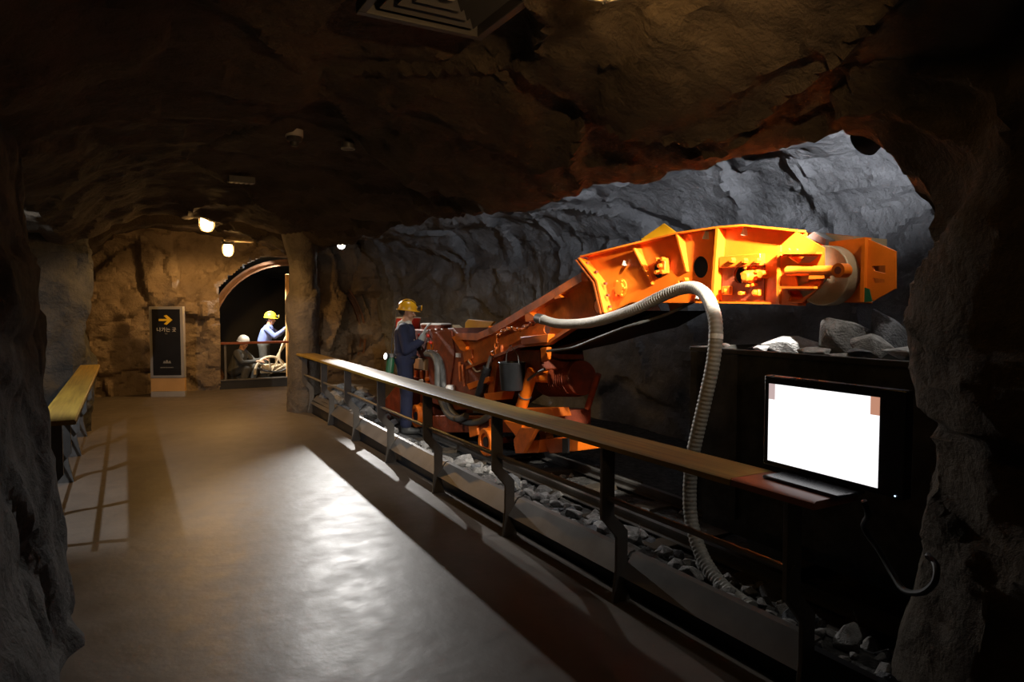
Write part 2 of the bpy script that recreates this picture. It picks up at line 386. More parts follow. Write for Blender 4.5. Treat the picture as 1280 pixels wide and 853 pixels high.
lin = lambda a, b, st: list(np.linspace(a, b, max(2, int(round(abs(b-a)/st))+1)))

# floor of the walkway and the passage behind the column
b_ = MB().box((-1.4, -2.5, -0.12), (2.48, 10.9, 0)).box((-1.4, 10.9, -0.12), (5.5, 16.0, 0))
struct(b_.build('floor', 'floor', origin=(0, 0, 0), ang=0), 'smooth brown-grey walkway floor with blurred lamp reflections')

# ground of the gallery behind the railing
def ground_h(x, y):
    h = -0.02 + 0.02*noise.noise(Vector((x*2.2, y*2.2, 0)))
    h += 0.14*sstep(3.2, 2.75, x)*sstep(11.2, 10.0, y)
    h += 0.34*math.exp(-((x-3.1)/0.6)**2 - ((y-10.3)/0.85)**2)
    return h
us, vs_ = lin(2.53, 6.6, 0.09), lin(-1.5, 15.2, 0.09)
g = MB(); g.add([(u, v, ground_h(u, v) + 0.012*noise.noise(Vector((u*9, v*9, 3)))) for u in us for v in vs_],
                [(i*len(vs_)+j, i*len(vs_)+j+1, (i+1)*len(vs_)+j+1, (i+1)*len(vs_)+j) for i in range(len(us)-1) for j in range(len(vs_)-1)])
struct(g.build('ground', 'gravel', origin=(0, 0, 0)), 'dark gravel ground of the machine gallery')

# ceiling over the walkway, bending down into the ragged lintel of the gallery opening
def lintel_z(y): return 2.44 + 0.024*(y-1.8) + 0.05*noise.noise(Vector((y*1.3, 4.2, 0))) + 0.03*noise.noise(Vector((y*4, 1.2, 0)))
def ceil_z(y):
    z = 2.92
    z += -0.07*math.exp(-((y-9.6)/0.5)**2)
    z += 0.30*sstep(9.9, 10.15, y) - 0.26*sstep(11.7, 11.95, y) + 0.20*sstep(12.4, 12.7, y)
    return z
L0 = [(-2.3, .92), (-1.5, .96), (-1.0, .92), (-.90, .62), (-.80, .44), (-.62, .40), (-.45, .50), (-.15, .78), (.2, .94), (.5, 1), (1.2, 1.0), (1.7, .82), (2.2, .42), (2.6, .06), (2.72, 0.0), (2.86, .03), (2.92, .35), (2.98, .9), (3.05, 1.7), (3.15, 2.3)]
Ls = [0]
for a, b in zip(L0, L0[1:]): Ls.append(Ls[-1] + math.hypot(b[0]-a[0], (b[1]-a[1])*0.48))
def ceil_fn(u, y):
    for i in range(len(Ls)-1):
        if u <= Ls[i+1] + 1e-9: break
    t = (u-Ls[i])/(Ls[i+1]-Ls[i]); x = L0[i][0]+(L0[i+1][0]-L0[i][0])*t; k = L0[i][1]+(L0[i+1][1]-L0[i][1])*t
    zl = lintel_z(y); zc = ceil_z(y)
    if x < 0.5: return (x, y, 2.1 + (zc-2.1)*k)
    if k > 1.0 or x > 2.86: return (x, y, zl + 0.45*k)
    return (x, y, zl + (zc-zl)*k)
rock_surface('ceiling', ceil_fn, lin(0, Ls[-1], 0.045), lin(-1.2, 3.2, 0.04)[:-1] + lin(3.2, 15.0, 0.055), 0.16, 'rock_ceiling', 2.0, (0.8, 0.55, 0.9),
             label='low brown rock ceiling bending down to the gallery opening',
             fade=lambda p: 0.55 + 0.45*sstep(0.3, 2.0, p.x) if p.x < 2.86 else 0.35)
# gallery vault: ceiling and long back wall behind the machine
V0 = [(3.1, 3.40), (3.7, 3.16), (4.3, 3.04), (4.9, 3.05), (5.3, 3.08), (5.52, 3.0), (5.68, 2.86), (5.93, 2.6), (6.02, 2.0), (6.1, 1.2), (6.15, .5), (6.2, -.15)]
Vs = [0]
for a, b in zip(V0, V0[1:]): Vs.append(Vs[-1] + math.hypot(b[0]-a[0], b[1]-a[1]))
def vault_fn(u, y):
    for i in range(len(Vs)-1):
        if u <= Vs[i+1] + 1e-9: break
    t = (u-Vs[i])/(Vs[i+1]-Vs[i]); x = V0[i][0]+(V0[i+1][0]-V0[i][0])*t; z = V0[i][1]+(V0[i+1][1]-V0[i][1])*t
    return (x - 0.9*sstep(11.0, 15, y)*sstep(3.6, 5.5, x), y, z)
rock_surface('wall_right', vault_fn, lin(0, Vs[-1], 0.055), lin(-1.0, 15.2, 0.06), 0.17, 'rock_grey', 7.0, (0.6, 0.6, 0.7), label='rough grey rock vault behind the machine')
# left wall: near pillar, recess behind the short railing, far leg of the arch
def path_fn(path):
    ps = [0]
    for a, b in zip(path, path[1:]): ps.append(ps[-1] + math.hypot(b[0]-a[0], b[1]-a[1]))
    def fn(u):
        for i in range(len(ps)-1):
            if u <= ps[i+1] + 1e-9: break
        t = (u-ps[i])/(ps[i+1]-ps[i]); return path[i][0]+(path[i+1][0]-path[i][0])*t, path[i][1]+(path[i+1][1]-path[i][1])*t
    return fn, ps[-1]
lp_fn, lp_len = path_fn([(-.52,-1.5), (-.42,3), (-.38,4.3), (-.41,4.72), (-.68,4.98), (-1.4,5.0), (-1.95,5.3), (-2.0,7), (-1.9,9.3), (-1.3,10.2), (-.62,10.45), (-.42,10.6), (-.44,11.1), (-.70,11.6), (-.75,14.9)])
def left_fn(u, z):
    x, y = lp_fn(u); return (x - 0.10*sstep(1.6, 2.7, z)*sstep(6, 4, y) + 0.22*sstep(0.7, 0, z)*sstep(5.0, 3.0, y), y, z)
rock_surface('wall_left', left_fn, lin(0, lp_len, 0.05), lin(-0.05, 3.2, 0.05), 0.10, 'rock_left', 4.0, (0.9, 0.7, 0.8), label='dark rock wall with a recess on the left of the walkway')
# far wall with the opening of the diorama
def in_open(c):
    x, z = c.x, c.z
    if x < 1.60 or x > 3.25 or z > 2.68: return False
    return math.hypot(x-3.1, z-1.0) < 1.80 or z < 1.0
def back_fn(x, z):
    return (x, 14.62 - 0.10*sstep(1.2, -0.6, x) + 0.45*sstep(3.3, 3.7, x), z)
rock_surface('wall_back', back_fn, lin(-1.3, 6.6, 0.045), lin(-0.05, 3.5, 0.045), 0.23, 'rock_brown', 15.0, (0.85, 0.8, 0.85), skip=in_open,
             back=(lambda c: 1.4 < c.x < 3.45 and c.z < 2.8 and c.z > -0.04, (0, 0.32, 0)), label='warm lit rough rock wall at the end of the tunnel')
# right pillar beside the opening
PP = [(2.75, -2.0), (2.62, -0.6), (2.60, 0.5), (2.62, 1.2), (2.70, 1.42), (2.84, 1.50), (2.94, 1.44), (2.95, 1.2), (2.92, .5), (2.92, -1.0)]
Ps = [0]
for a, b in zip(PP, PP[1:]): Ps.append(Ps[-1] + math.hypot(b[0]-a[0], b[1]-a[1]))
def pil_fn(u, z):
    for i in range(len(Ps)-1):
        if u <= Ps[i+1] + 1e-9: break
    t = (u-Ps[i])/(Ps[i+1]-Ps[i]); x = PP[i][0]+(PP[i+1][0]-PP[i][0])*t; y = PP[i][1]+(PP[i+1][1]-PP[i][1])*t
    y += 0.30*sstep(1.85, 2.5, z)*sstep(0.2, 1.4, y) + 0.06*sstep(0.75, 0.1, z)*sstep(0.2, 1.4, y)
    y += 0.10*sstep(0.2, 1.4, y)
    x -= 0.35*sstep(2.1, 2.9, z)*sstep(3.2, 2.7, x)
    return (x, y, z)
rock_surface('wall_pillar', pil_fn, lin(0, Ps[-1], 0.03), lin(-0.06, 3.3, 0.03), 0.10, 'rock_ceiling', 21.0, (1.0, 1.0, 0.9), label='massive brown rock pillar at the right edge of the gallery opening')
# column at the far end of the railing
def col_fn(a, z):
    k = 0.9; ca, sa = math.cos(a), math.sin(a)
    rx = 0.235*(abs(ca)**k)*(1 if ca > 0 else -1); ry = 0.32*(abs(sa)**k)*(1 if sa > 0 else -1)
    w = 1 + 0.10*sstep(0.5, 0, z) + 0.35*sstep(2.35, 2.9, z)
    return (2.47 + rx*w, 11.12 + ry*w, z)
rock_surface('wall_column', col_fn, list(np.linspace(.5*math.pi, 2.5*math.pi + .12, 68)), lin(-0.04, 3.2, 0.05), 0.05, 'concrete', 31.0, (1.2, 1.2, 0.9), label='grey-brown rock column at the far end of the railing')
# ================================================================== railing along the gallery
rail = thing('railing', (2.37, 6.3, 0), 'long railing with broad varnished wood top and zigzag steel posts before the orange machine', 'railing')
POST_Y = [10.75, 9.5, 8.24, 6.88, 5.55, 4.24, 2.97, 1.78]
RX = lambda y: 2.20 + 0.10*sstep(4.0, 10.5, y) - 0.02*math.sin((y-1.5)/9.4*math.pi)    # front edge of the top, a shallow bow
cuts = [11.0, 8.6, 6.1, 3.6, 2.02]
for a, b in zip(cuts, cuts[1:]):
    ys = list(np.linspace(a - 0.0015, b + 0.0015, 8)); m_ = MB()
    sec = lambda y: [Vector((RX(y), y, .898)), Vector((RX(y), y, .923)), Vector((RX(y)+.012, y, .930)), Vector((RX(y)+.263, y, .930)), Vector((RX(y)+.275, y, .923)), Vector((RX(y)+.275, y, .898))]
    rows = [sec(y) for y in ys]; n = 6; vs2 = [p for r_ in rows for p in r_]
    fs = [(j*n+i, j*n+(i+1) % n, (j+1)*n+(i+1) % n, (j+1)*n+i) for j in range(7) for i in range(n)] + [tuple(range(n)), tuple(range(7*n, 8*n))]
    m_.add(vs2, fs).build('handrail_plank', 'wood_rail', rail)
MB().prism([(2.20,2.018,.898),(2.20,2.018,.923),(2.212,2.018,.930),(2.448,2.018,.930),(2.46,2.018,.923),(2.46,2.018,.898)], (0, -0.40, 0)).build('end_plank', 'wood_red', rail)['label'] = 'red-brown end piece of the rail top'
mid_pts = [Vector((RX(y)+0.09, y, .60)) for y in np.linspace(10.95, 1.8, 40)]
MB().tube(mid_pts, 0.016, 10).build('mid_rail', 'rail_steel', rail)
for a, b in zip(POST_Y, POST_Y[1:]):      # sloped kick boards between the posts
    ys = np.linspace(a-0.012, b+0.012, 5); ky = [RX(y) for y in ys]
    A = []
    m_ = MB()
    sec = lambda y: [Vector((RX(y)+.175, y, .150)), Vector((RX(y)+.265, y, .265)), Vector((RX(y)+.300, y, .270)), Vector((RX(y)+.300, y, .258)), Vector((RX(y)+.270, y, .254)), Vector((RX(y)+.187, y, .145))]
    rows = [sec(y) for y in ys]; n = 6
    m_.add([p for r_ in rows for p in r_], [(j*n+i, j*n+(i+1) % n, (j+1)*n+(i+1) % n, (j+1)*n+i) for j in range(4) for i in range(n)] + [tuple(range(n)), tuple(range(4*n, 5*n))])
    m_.build('kick_board', 'rail_steel', rail)
for y in POST_Y:
    x = RX(y) - 2.20
    pf = [(2.25,.898),(2.25,.49),(2.355,.37),(2.355,.20),(2.33,0.0),(2.45,0.0),(2.415,.13),(2.43,.20),(2.43,.40),(2.335,.50),(2.335,.898)]
    o = MB().prism([(px_+x, y-0.011, pz) for px_, pz in pf], (0, 0.022, 0)).build('post', 'rail_steel', rail, bevel=0.002)
    MB().box((2.23+x, y-0.05, .888), (2.44+x, y+0.05, .897)).build('saddle_plate', 'rail_steel', o)
    MB().cyl((2.29+x, y-0.02, .60), (2.29+x, y+0.02, .60), 0.026, n=14).build('rail_collar', 'rail_steel', o)
ys = np.linspace(11.0, 1.2, 12)
MB().prism([(2.50,11.0,-.1),(2.54,11.0,-.1),(2.54,11.0,.2),(2.50,11.0,.2)], (0,-9.9,0)).build('gap_shade_board', 'black', rail)  # added black board, stands in for shade in the gap under the kick boards

# ================================================================== low rail on the left wall
lr = thing('railing', (-0.45, 8, 0), 'shorter wood topped railing against the dark left wall', 'railing')
for a, b in ((10.4, 7.8), (7.796, 5.36)):
    MB().prism([(-.53,a,.868),(-.53,a,.892),(-.52,a,.9),(-.315,a,.9),(-.305,a,.892),(-.305,a,.868)], (0, b-a, 0)).build('handrail_plank', 'wood_rail', lr)
MB().tube([(-.50, 10.35, .55), (-.50, 5.45, .55)], 0.016, 10).build('mid_rail', 'rail_steel', lr)
for y in (10.2, 8.9, 7.6, 6.4, 5.6):
    pf = [(-.40,.868),(-.40,.49),(-.50,.37),(-.50,.20),(-.46,0),(-.60,0),(-.575,.2),(-.575,.4),(-.48,.5),(-.48,.868)]
    MB().prism([(a, y-.02, z) for a, z in pf], (0, .04, 0)).build('post', 'steel', lr, bevel=0.002)
MB().prism([(-.56, 10.35, .15), (-.545, 10.35, .15), (-.585, 10.35, .28), (-.60, 10.35, .28)], (0, -4.95, 0)).build('kick_board', 'rail_steel', lr)

# ================================================================== standing sign by the far wall
sx, sy = 0.68, 14.05
sg = thing('sign_stand', (sx, sy, 0), 'tall black direction sign with yellow arrow standing before the lit rock wall', 'sign')
SD = math.radians(-24)
def sgn(x, y, z):      # sign local frame: x to the right, y away from the viewer
    return Vector((sx + x*math.cos(SD) - y*math.sin(SD), sy + x*math.sin(SD) + y*math.cos(SD), z))
def sbox(x0, x1, y0, y1, z0, z1):
    return MB().add([sgn(*p) for p in [(x0,y0,z0),(x1,y0,z0),(x1,y1,z0),(x0,y1,z0),(x0,y0,z1),(x1,y0,z1),(x1,y1,z1),(x0,y1,z1)]],
                    [(0,3,2,1),(4,5,6,7),(0,1,5,4),(1,2,6,5),(2,3,7,6),(3,0,4,7)])
sbox(-.30, .30, -.09, .0, 0, .10).build('plinth', 'sign_grey', sg, bevel=.004)
sbox(-.298, .298, -.085, -.005, .103, .345).build('wood_base', 'wood_pale', sg, bevel=.003)
sbox(-.30, .30, -.09, .0, .35, 1.66).build('frame', 'sign_grey', sg, bevel=.006)
pn = sbox(-.245, .245, -.10, -.092, .40, 1.61).build('face_panel', 'sign_black', sg)
ar = [(-.125,1.443),(.02,1.443),(-.035,1.50),(.012,1.515),(.115,1.425),(.012,1.335),(-.035,1.35),(.02,1.405),(-.125,1.405)]
MB().prism([sgn(a, -.101, z-.01) for a, z in ar], sgn(0, -.104, 0) - sgn(0, -.101, 0)).build('arrow', 'sign_yellow', pn)
def text_part(txt, name, size, x, z, material, parent):
    cu = bpy.data.curves.new(name, 'FONT'); cu.body = txt; cu.size = size; cu.align_x = 'CENTER'; cu.extrude = 0.001
    t = bpy.data.objects.new('tmp_text', cu); COL.objects.link(t)
    dg = bpy.context.evaluated_depsgraph_get(); me = bpy.data.meshes.new_from_object(t.evaluated_get(dg))
    bpy.data.objects.remove(t)
    for v in me.vertices: v.co = sgn(x + v.co.x, -.1025 - v.co.z, z + v.co.y) - ORG[parent.name]
    me.materials.clear(); me.materials.append(M[material]); me.name = name
    o = bpy.data.objects.new(name, me); COL.objects.link(o); o.parent = parent; ORG[o.name] = ORG[parent.name]; return o
text_part('\ub098\uac00\ub294 \uacf3', 'lettering', .088, .005, 1.205, 'sign_white', pn)
text_part('Exit', 'small_lettering', .03, 0, 1.155, 'sign_dim', pn)
em = MB()
for a, w in ((-.045, .05), (0.0, .07), (.05, .05)):
    em.prism([sgn(a-w/2, -.101, .62), sgn(a+w/2, -.101, .62), sgn(a+w*.1, -.101, .62+w*.95), sgn(a-w*.2, -.101, .62+w*.8)], sgn(0,-.103,0)-sgn(0,-.101,0))
em.build('emblem', 'sign_dim', pn)
tb = MB()
for i in range(11):
    a = -.115 + i*.021
    tb.prism([sgn(a, -.101, .535), sgn(a+.014, -.101, .535), sgn(a+.014, -.101, .552), sgn(a, -.101, .552)], sgn(0,-.103,0)-sgn(0,-.101,0))
tb.build('emblem_caption', 'sign_dim', pn)

# ================================================================== warm caged bulkhead lamps on the ceiling
def caged_lamp(loc, label, bulbmat, plate=None, k=1.35):
    x, y, z = loc
    t = thing('bulkhead_lamp', (x, y, z), label, 'lamp', 'caged bulkhead lamps')
    MB().cyl((x, y, z+.10), (x, y, z+.14), .085*k, .075*k, 24).build('base', 'steel', t, bevel=.004)
    MB().cyl((x, y, z+.055), (x, y, z+.10), .062*k, .066*k, 24).build('collar', 'steel', t, bevel=.003)
    MB().lathe([(r*k, h*k if h < .05 else h) for r, h in ((.012,-.105),(.035,-.095),(.052,-.07),(.057,-.03),(.056,.02),(.05,.055))], (x, y, z), n=20).build('bulb', bulbmat, t)
    cg = MB()
    for i in range(6):
        a = i*math.pi/3
        cg.tube([Vector((x+k*r*math.cos(a), y+k*r*math.sin(a), z+(h*k if h < .05 else h))) for r, h in ((.07,.06),(.072,0),(.07,-.06),(.05,-.10),(.0,-.118))], .0035, 6)
    for h, r in ((-.02,.073),(-.075,.064)): cg.ring((x, y, z+h*k), (0,0,1), r*k, .0035, 20, 6)
    cg.build('cage', 'steel', t)
    if plate: MB().box((x+plate[0], y-.12, z+.12), (x+plate[1], y+.12, z+.15)).build('mounting_plate', 'cream', t, bevel=.004)
    return t
caged_lamp((0.97, 9.95, 2.80), 'glowing caged lamp nearer of two above the far walkway', 'bulb', (-.16, .34))
caged_lamp((1.62, 13.15, 2.70), 'glowing caged lamp farther back above the rock alcove', 'bulb', (-.08, .42))
caged_lamp((1.44, 1.90, 2.84), 'amber caged lamp beside the square ceiling vent at the top edge', 'bulb_near')

# ================================================================== spotlights in the gallery
def spotlight(key, label, lens, stem=0.25, lensr=.055):
    p, aim = Vector(SPOTS[key][0]), Vector(SPOTS[key][1]); d = (aim-p).normalized(); back = p - d*0.02
    t = thing('spotlight', tuple(p), label, 'spotlight', 'gallery spotlights')
    MB().lathe([(.03,-.17),(.055,-.16),(.058,-.10),(.070,-.02),(.073,.005),(.066,.005),(.060,-.025),(.02,-.03)], back - d*.012, d, 24).build('housing', 'black', t)
    MB().cyl(back-d*.034, back-d*.028, lensr, n=20).build('lens', lens, t)
    s_ = d.cross(Vector((0,0,1))).normalized(); c = back - d*.09
    MB().tube([c+s_*.062, c+s_*.08+Vector((0,0,.03)), c+s_*.075+Vector((0,0,.11)), c-s_*.075+Vector((0,0,.11)), c-s_*.08+Vector((0,0,.03)), c-s_*.062], .007, 8).build('yoke', 'black', t)
    MB().cyl(c+Vector((0,0,.11)), c+Vector((0,0,.11+stem)), .012, n=10).build('stem', 'black', t)
spotlight('end_wall', 'dazzling white spotlight high on the wall right of the column', 'lens', .35)
spotlight('arch', 'black spotlight tucked under the rock arch above the boom tip', 'lens_dim', .2)
spotlight('pillar', 'black floodlight hidden behind the right rock pillar', 'lens_dim', .8)
spotlight('middle', 'black spotlight above the middle of the machine', 'lens_dim', .3)
spotlight('ceiling', 'black floodlight turned to the back wall of the gallery', 'lens_dim', .7)
spotlight('stones', 'black spotlight above the stones behind the railing', 'lens_dim', .3)
spotlight('car', 'small unseen spotlight added to brighten the pale rock on the mine car', 'lens_dim', .3)
spotlight('tip', 'small unseen spotlight added to light the chute at the boom tip', 'lens_dim', .3)
spotlight('rear', 'black spotlight above the white lidded tanks of the machine', 'lens_dim', .3)
spotlight('amber', 'unseen amber spotlight added out of view to warm the ceiling rock', 'lens_dim', .35)
spotlight('recess', 'black spotlight hidden in the recess behind the left railing', 'lens_dim', .2)

# ================================================================== ceiling fittings
v0 = Vector((1.13, 2.50, 2.84)); h_ = .285
vt = thing('ceiling_vent', tuple(v0), 'square slatted air vent set into the rock ceiling', 'vent')
fr = MB()
for a, b in (((-h_,-h_),(h_,-h_+.035)),((-h_,h_-.035),(h_,h_)),((-h_,-h_+.035),(-h_+.035,h_-.035)),((h_-.035,-h_+.035),(h_,h_-.035))):
    fr.box((v0.x+a[0], v0.y+a[1], v0.z), (v0.x+b[0], v0.y+b[1], v0.z+.05))
fr.build('frame', 'vent_grey', vt, bevel=.003)
MB().box((v0.x-h_+.01, v0.y-h_+.01, v0.z+.055), (v0.x+h_-.01, v0.y+h_-.01, v0.z+.07)).build('backing', 'black', vt)
for k in range(5):
    s_ = h_ - .075 - k*.055; z = v0.z + .012 + k*.004
    if s_ < .06: break
    sl = MB()
    for i in range(4):
        q = Matrix.Rotation(i*math.pi/2, 3, 'Z')
        P4 = [Vector((-s_, -s_, 0)), Vector((s_, -s_, 0)), Vector((s_-.03, -s_+.03, .03)), Vector((-s_+.03, -s_+.03, .03))]
        sl.prism([Vector((v0.x, v0.y, z)) + q @ p for p in P4], (0, 0, .004))
    sl.build('vane', 'vent_grey', vt)
MB().box((v0.x-.045, v0.y-.045, v0.z+.03), (v0.x+.045, v0.y+.045, v0.z+.05)).build('centre_plate', 'vent_grey', vt)
MB().cyl((v0.x+.01, v0.y, v0.z+.018), (v0.x+.01, v0.y, v0.z+.03), .022, n=14).build('sensor', 'plastic_white', vt)
p = pix(368, 180, Z=2.86)
sd_ = thing('smoke_detector', tuple(p), 'small round off-white smoke detector on the dark ceiling', 'smoke detector')
MB().lathe([(.055,.05),(.058,.03),(.05,.018),(.034,.012),(.03,-.012),(.02,-.02),(.0,-.02)], p, n=20).build('body', 'vent_grey', sd_)
MB().cyl(p+Vector((0,0,.05)), p+Vector((0,0,.10)), .065, n=20).build('base', 'plastic_white', sd_)
p = pix(435, 187, Z=2.88)
sp_ = thing('ceiling_cover', tuple(p), 'flat dark round ceiling cover right of the smoke detector', 'cover plate')
MB().lathe([(.05,.06),(.055,.02),(.045,.0),(.02,-.004),(.0,-.004)], p, n=20).build('disc', 'steel', sp_)
MB().ring(p+Vector((0,0,.006)), (0,0,1), .05, .006, 20, 6).build('rim', 'bright_steel', sp_)
p = pix(302, 229, Z=2.86)
gr = thing('ceiling_grille', tuple(p), 'narrow slotted strip on the ceiling before the far lamps', 'grille')
MB().box((p.x-.12, p.y-.05, p.z), (p.x+.12, p.y+.05, p.z+.06)).build('frame', 'steel', gr, bevel=.003)
for i in range(5): MB().box((p.x-.10+i*.045, p.y-.035, p.z-.004), (p.x-.08+i*.045, p.y+.035, p.z)).build('slat', 'sign_grey', gr)

# ================================================================== monitor on the rail end
TX, TY = 2.44, 1.78
tv = thing('monitor', (2.42, TY, .931), 'flat monitor with white lit screen standing on the rail end', 'monitor')
TL = Matrix.Translation((TX, TY, 0)) @ Matrix.Rotation(math.radians(-3), 4, 'Z')
def tvb(x0, x1, y0, y1, z0, z1): # local: x into the gallery, y along the rail
    return MB().add([TL @ Vector(p) for p in [(x0,y0,z0),(x1,y0,z0),(x1,y1,z0),(x0,y1,z0),(x0,y0,z1),(x1,y0,z1),(x1,y1,z1),(x0,y1,z1)]],
                    [(0,3,2,1),(4,5,6,7),(0,1,5,4),(1,2,6,5),(2,3,7,6),(3,0,4,7)])
tvb(.0, .045, -.365, .29, .952, 1.350).build('casing', 'plastic_black', tv, bevel=.006)
tvb(.045, .075, -.26, .20, .99, 1.27).build('back_cover', 'plastic_black', tv, bevel=.01)
m, nt, b = new_mat('lit_screen')
tc = nt.nodes.new('ShaderNodeTexCoord'); sep = nt.nodes.new('ShaderNodeSeparateXYZ'); nt.links.new(tc.outputs['Generated'], sep.inputs[0])
def mth(op, a, bb):
    n = nt.nodes.new('ShaderNodeMath'); n.operation = op
    for i, q in enumerate((a, bb)):
        if isinstance(q, (int, float)): n.inputs[i].default_value = q
        else: nt.links.new(q, n.inputs[i])
    return n.outputs[0]
top = mth('GREATER_THAN', sep.outputs['Z'], .80)
c_r = mth('MULTIPLY', top, mth('LESS_THAN', sep.outputs['Y'], .07))
c_l = mth('MULTIPLY', top, mth('GREATER_THAN', sep.outputs['Y'], .935))
mx = nt.nodes.new('ShaderNodeMix'); mx.data_type = 'RGBA'; mx.inputs[6].default_value = (1.0, 0.985, 1.0, 1); mx.inputs[7].default_value = (0.42, 0.20, 0.13, 1)
nt.links.new(c_r, mx.inputs[0])
mx2 = nt.nodes.new('ShaderNodeMix'); mx2.data_type = 'RGBA'; mx2.inputs[7].default_value = (0.44, 0.33, 0.32, 1)
nt.links.new(c_l, mx2.inputs[0]); nt.links.new(mx.outputs[2], mx2.inputs[6])
b.inputs['Base Color'].default_value = (0.02, 0.02, 0.02, 1)
nt.links.new(mx2.outputs[2], b.inputs['Emission Color']); b.inputs['Emission Strength'].default_value = 1.35
tvb(-.002, .0, -.262, .262, .975, 1.315).build('screen', m, tv)
tvb(-.0035, -.0028, -.335, -.33, .960, .965).build('power_light', 'led', tv)
tvb(.002, .028, -.06, .06, .943, .96).build('neck', 'plastic_black', tv)
tvb(-.13, .03, -.19, .17, .931, .944).build('stand_base', 'plastic_black', tv, bevel=.004)

# cable from the monitor into the pillar
pts = spline([(2.47, 1.60, .90), (2.50, 1.60, .84), pix(1080, 660, X=2.62), pix(1100, 690, X=2.62), pix(1114, 715, X=2.60), pix(1130, 738, X=2.56), pix(1152, 741, X=2.53), pix(1168, 728, X=2.52), pix(1170, 708, X=2.55), pix(1160, 695, X=2.62)], 8)
tag(MB().tube(pts, .012, 10).build('cable', 'rubber'), 'thick dark cable looping from under the monitor to the rock pillar', 'cable')

# ================================================================== mine car under the boom
CXN, CXF = 3.06, 4.20
ct = S((866, 433), CXN).z; cy1 = S((866, 433), CXN).y; cy0 = 0.75
car = thing('mine_car', (3.63, 1.9, 0), 'black iron mine car heaped with broken rock behind the monitor', 'mine car')
bd = MB()
for a, b2 in (((CXN, cy0), (CXN+.012, cy1)), ((CXF-.012, cy0), (CXF, cy1)), ((CXN+.012, cy0), (CXF-.012, cy0+.012)), ((CXN+.012, cy1-.012), (CXF-.012, cy1))):
    bd.box((a[0], a[1], .42), (b2[0], b2[1], ct-.03))
bd.box((CXN, cy0, .40), (CXF, cy1, .42)); bd.build('body', 'black_iron', car)
rm = MB()
rm.box((CXN-.014, cy0-.014, ct-.03), (CXN+.02, cy1+.014, ct)).box((CXF-.02, cy0-.014, ct-.03), (CXF+.014, cy1+.014, ct)).box((CXN+.02, cy0-.014, ct-.03), (CXF-.02, cy0+.02, ct)).box((CXN+.02, cy1-.02, ct-.03), (CXF-.02, cy1+.014, ct))
rm.build('rim', 'black_iron', car, bevel=.004)
for y in (cy0+.5, cy1-.35, cy1-.03):
    MB().box((CXN-.02, y-.025, .42), (CXN-.002, y+.025, ct-.032)).build('stiffener', 'black_iron', car)
MB().box((CXN+.2, cy0-.1, .24), (CXF-.2, cy1+.1, .398)).build('chassis', 'black_iron', car)
for y in (cy0+.35, cy1-.4):
    for x in (3.33, 3.93):
        MB().lathe([(.04,-.05),(.12,-.05),(.16,-.045),(.16,.02),(.18,.02),(.18,.04),(.04,.045)] if x < 3.6 else [(.04,-.045),(.18,-.04),(.18,-.02),(.16,-.02),(.16,.045),(.12,.05),(.04,.05)], (x, y, .265), (1,0,0), 24).build('wheel', 'steel', car)
MB().box((CXN+.013, cy0+.013, ct-.30), (CXF-.013, cy1-.013, ct-.14)).build('rubble_fill', 'gravel', car)['label'] = 'dark rubble filling the mine car'

# ================================================================== track
for x in (3.33, 3.93):
    pf = [(-.045,0),(.045,0),(.045,.008),(.01,.014),(.01,.055),(.024,.060),(.024,.080),(-.024,.080),(-.024,.060),(-.01,.055),(-.01,.014),(-.045,.008)]
    tag(MB().prism([(x+a, -.5, .005+z) for a, z in pf], (0, 11.5, 0)).build('track_rail', 'steel'),
        'steel track rail nearer to the railing' if x < 3.5 else 'steel track rail farther from the railing', 'rail')
for i in range(13):
    y = .6 + i*.72
    tag(MB().box((3.08, y, -.06), (4.2, y+.16, .012)).build('track_sleeper', mat('sleeper_wood', (0.06, 0.045, 0.03), 0.9, var=0.4) if i == 0 else bpy.data.materials['sleeper_wood'], bevel=.006),
        'dark wooden sleeper under the machine track', 'sleeper', 'track sleepers')

# ================================================================== stones
random.seed(7)
def stone_mesh(seed, flat=0.7, n=16, rough=0.0):
    rnd = random.Random(seed); bm = bmesh.new()
    for _ in range(n):
        v = Vector((rnd.gauss(0,1), rnd.gauss(0,1), rnd.gauss(0,1))).normalized()
        k = rnd.uniform(.75, 1.0); bm.verts.new((v.x*k, v.y*k*.8, v.z*k*flat))
    r_ = bmesh.ops.convex_hull(bm, input=bm.verts)
    bmesh.ops.delete(bm, geom=[v for v in bm.verts if not v.link_faces], context='VERTS')
    bmesh.ops.bevel(bm, geom=bm.edges[:], offset=.035, segments=1, affect='EDGES')
    me = bpy.data.meshes.new('stone'); bm.to_mesh(me); bm.free()
    return me
SM = []
for i in range(14):
    me = stone_mesh(100+i, .45 + .05*(i % 6)); me.materials.append(M[['stone','stone','stone_dark','stone'][i % 4]]); SM.append(me)
def stone(x, y, z, s, name, label, group=None, me=None, rot=None, sc=(1,1,1)):
    o = bpy.data.objects.new(name, me or random.choice(SM)); COL.objects.link(o)
    o.location = (x, y, z); o.rotation_euler = rot or (random.uniform(-.5,.5), random.uniform(-.5,.5), random.uniform(0, 6.28))
    o.scale = (s*sc[0], s*sc[1], s*sc[2]); return tag(o, label, 'stone', group)
placed = []
def scatter(n, xr, yr, sr, name, label, group, dmin=.72, lift=.25):
    k = 0; tries = 0
    while k < n and tries < n*40:
        tries += 1
        x, y, s = random.uniform(*xr), random.uniform(*yr), random.uniform(*sr)
        if any((x-a)**2 + (y-b)**2 < (dmin*(s+c))**2 for a, b, c in placed): continue
        if abs(x-3.33) < s*.6+.03 and y < 6.9: continue
        placed.append((x, y, s)); k += 1
        stone(x, y, ground_h(x, y) + s*lift, s, name, label, group)
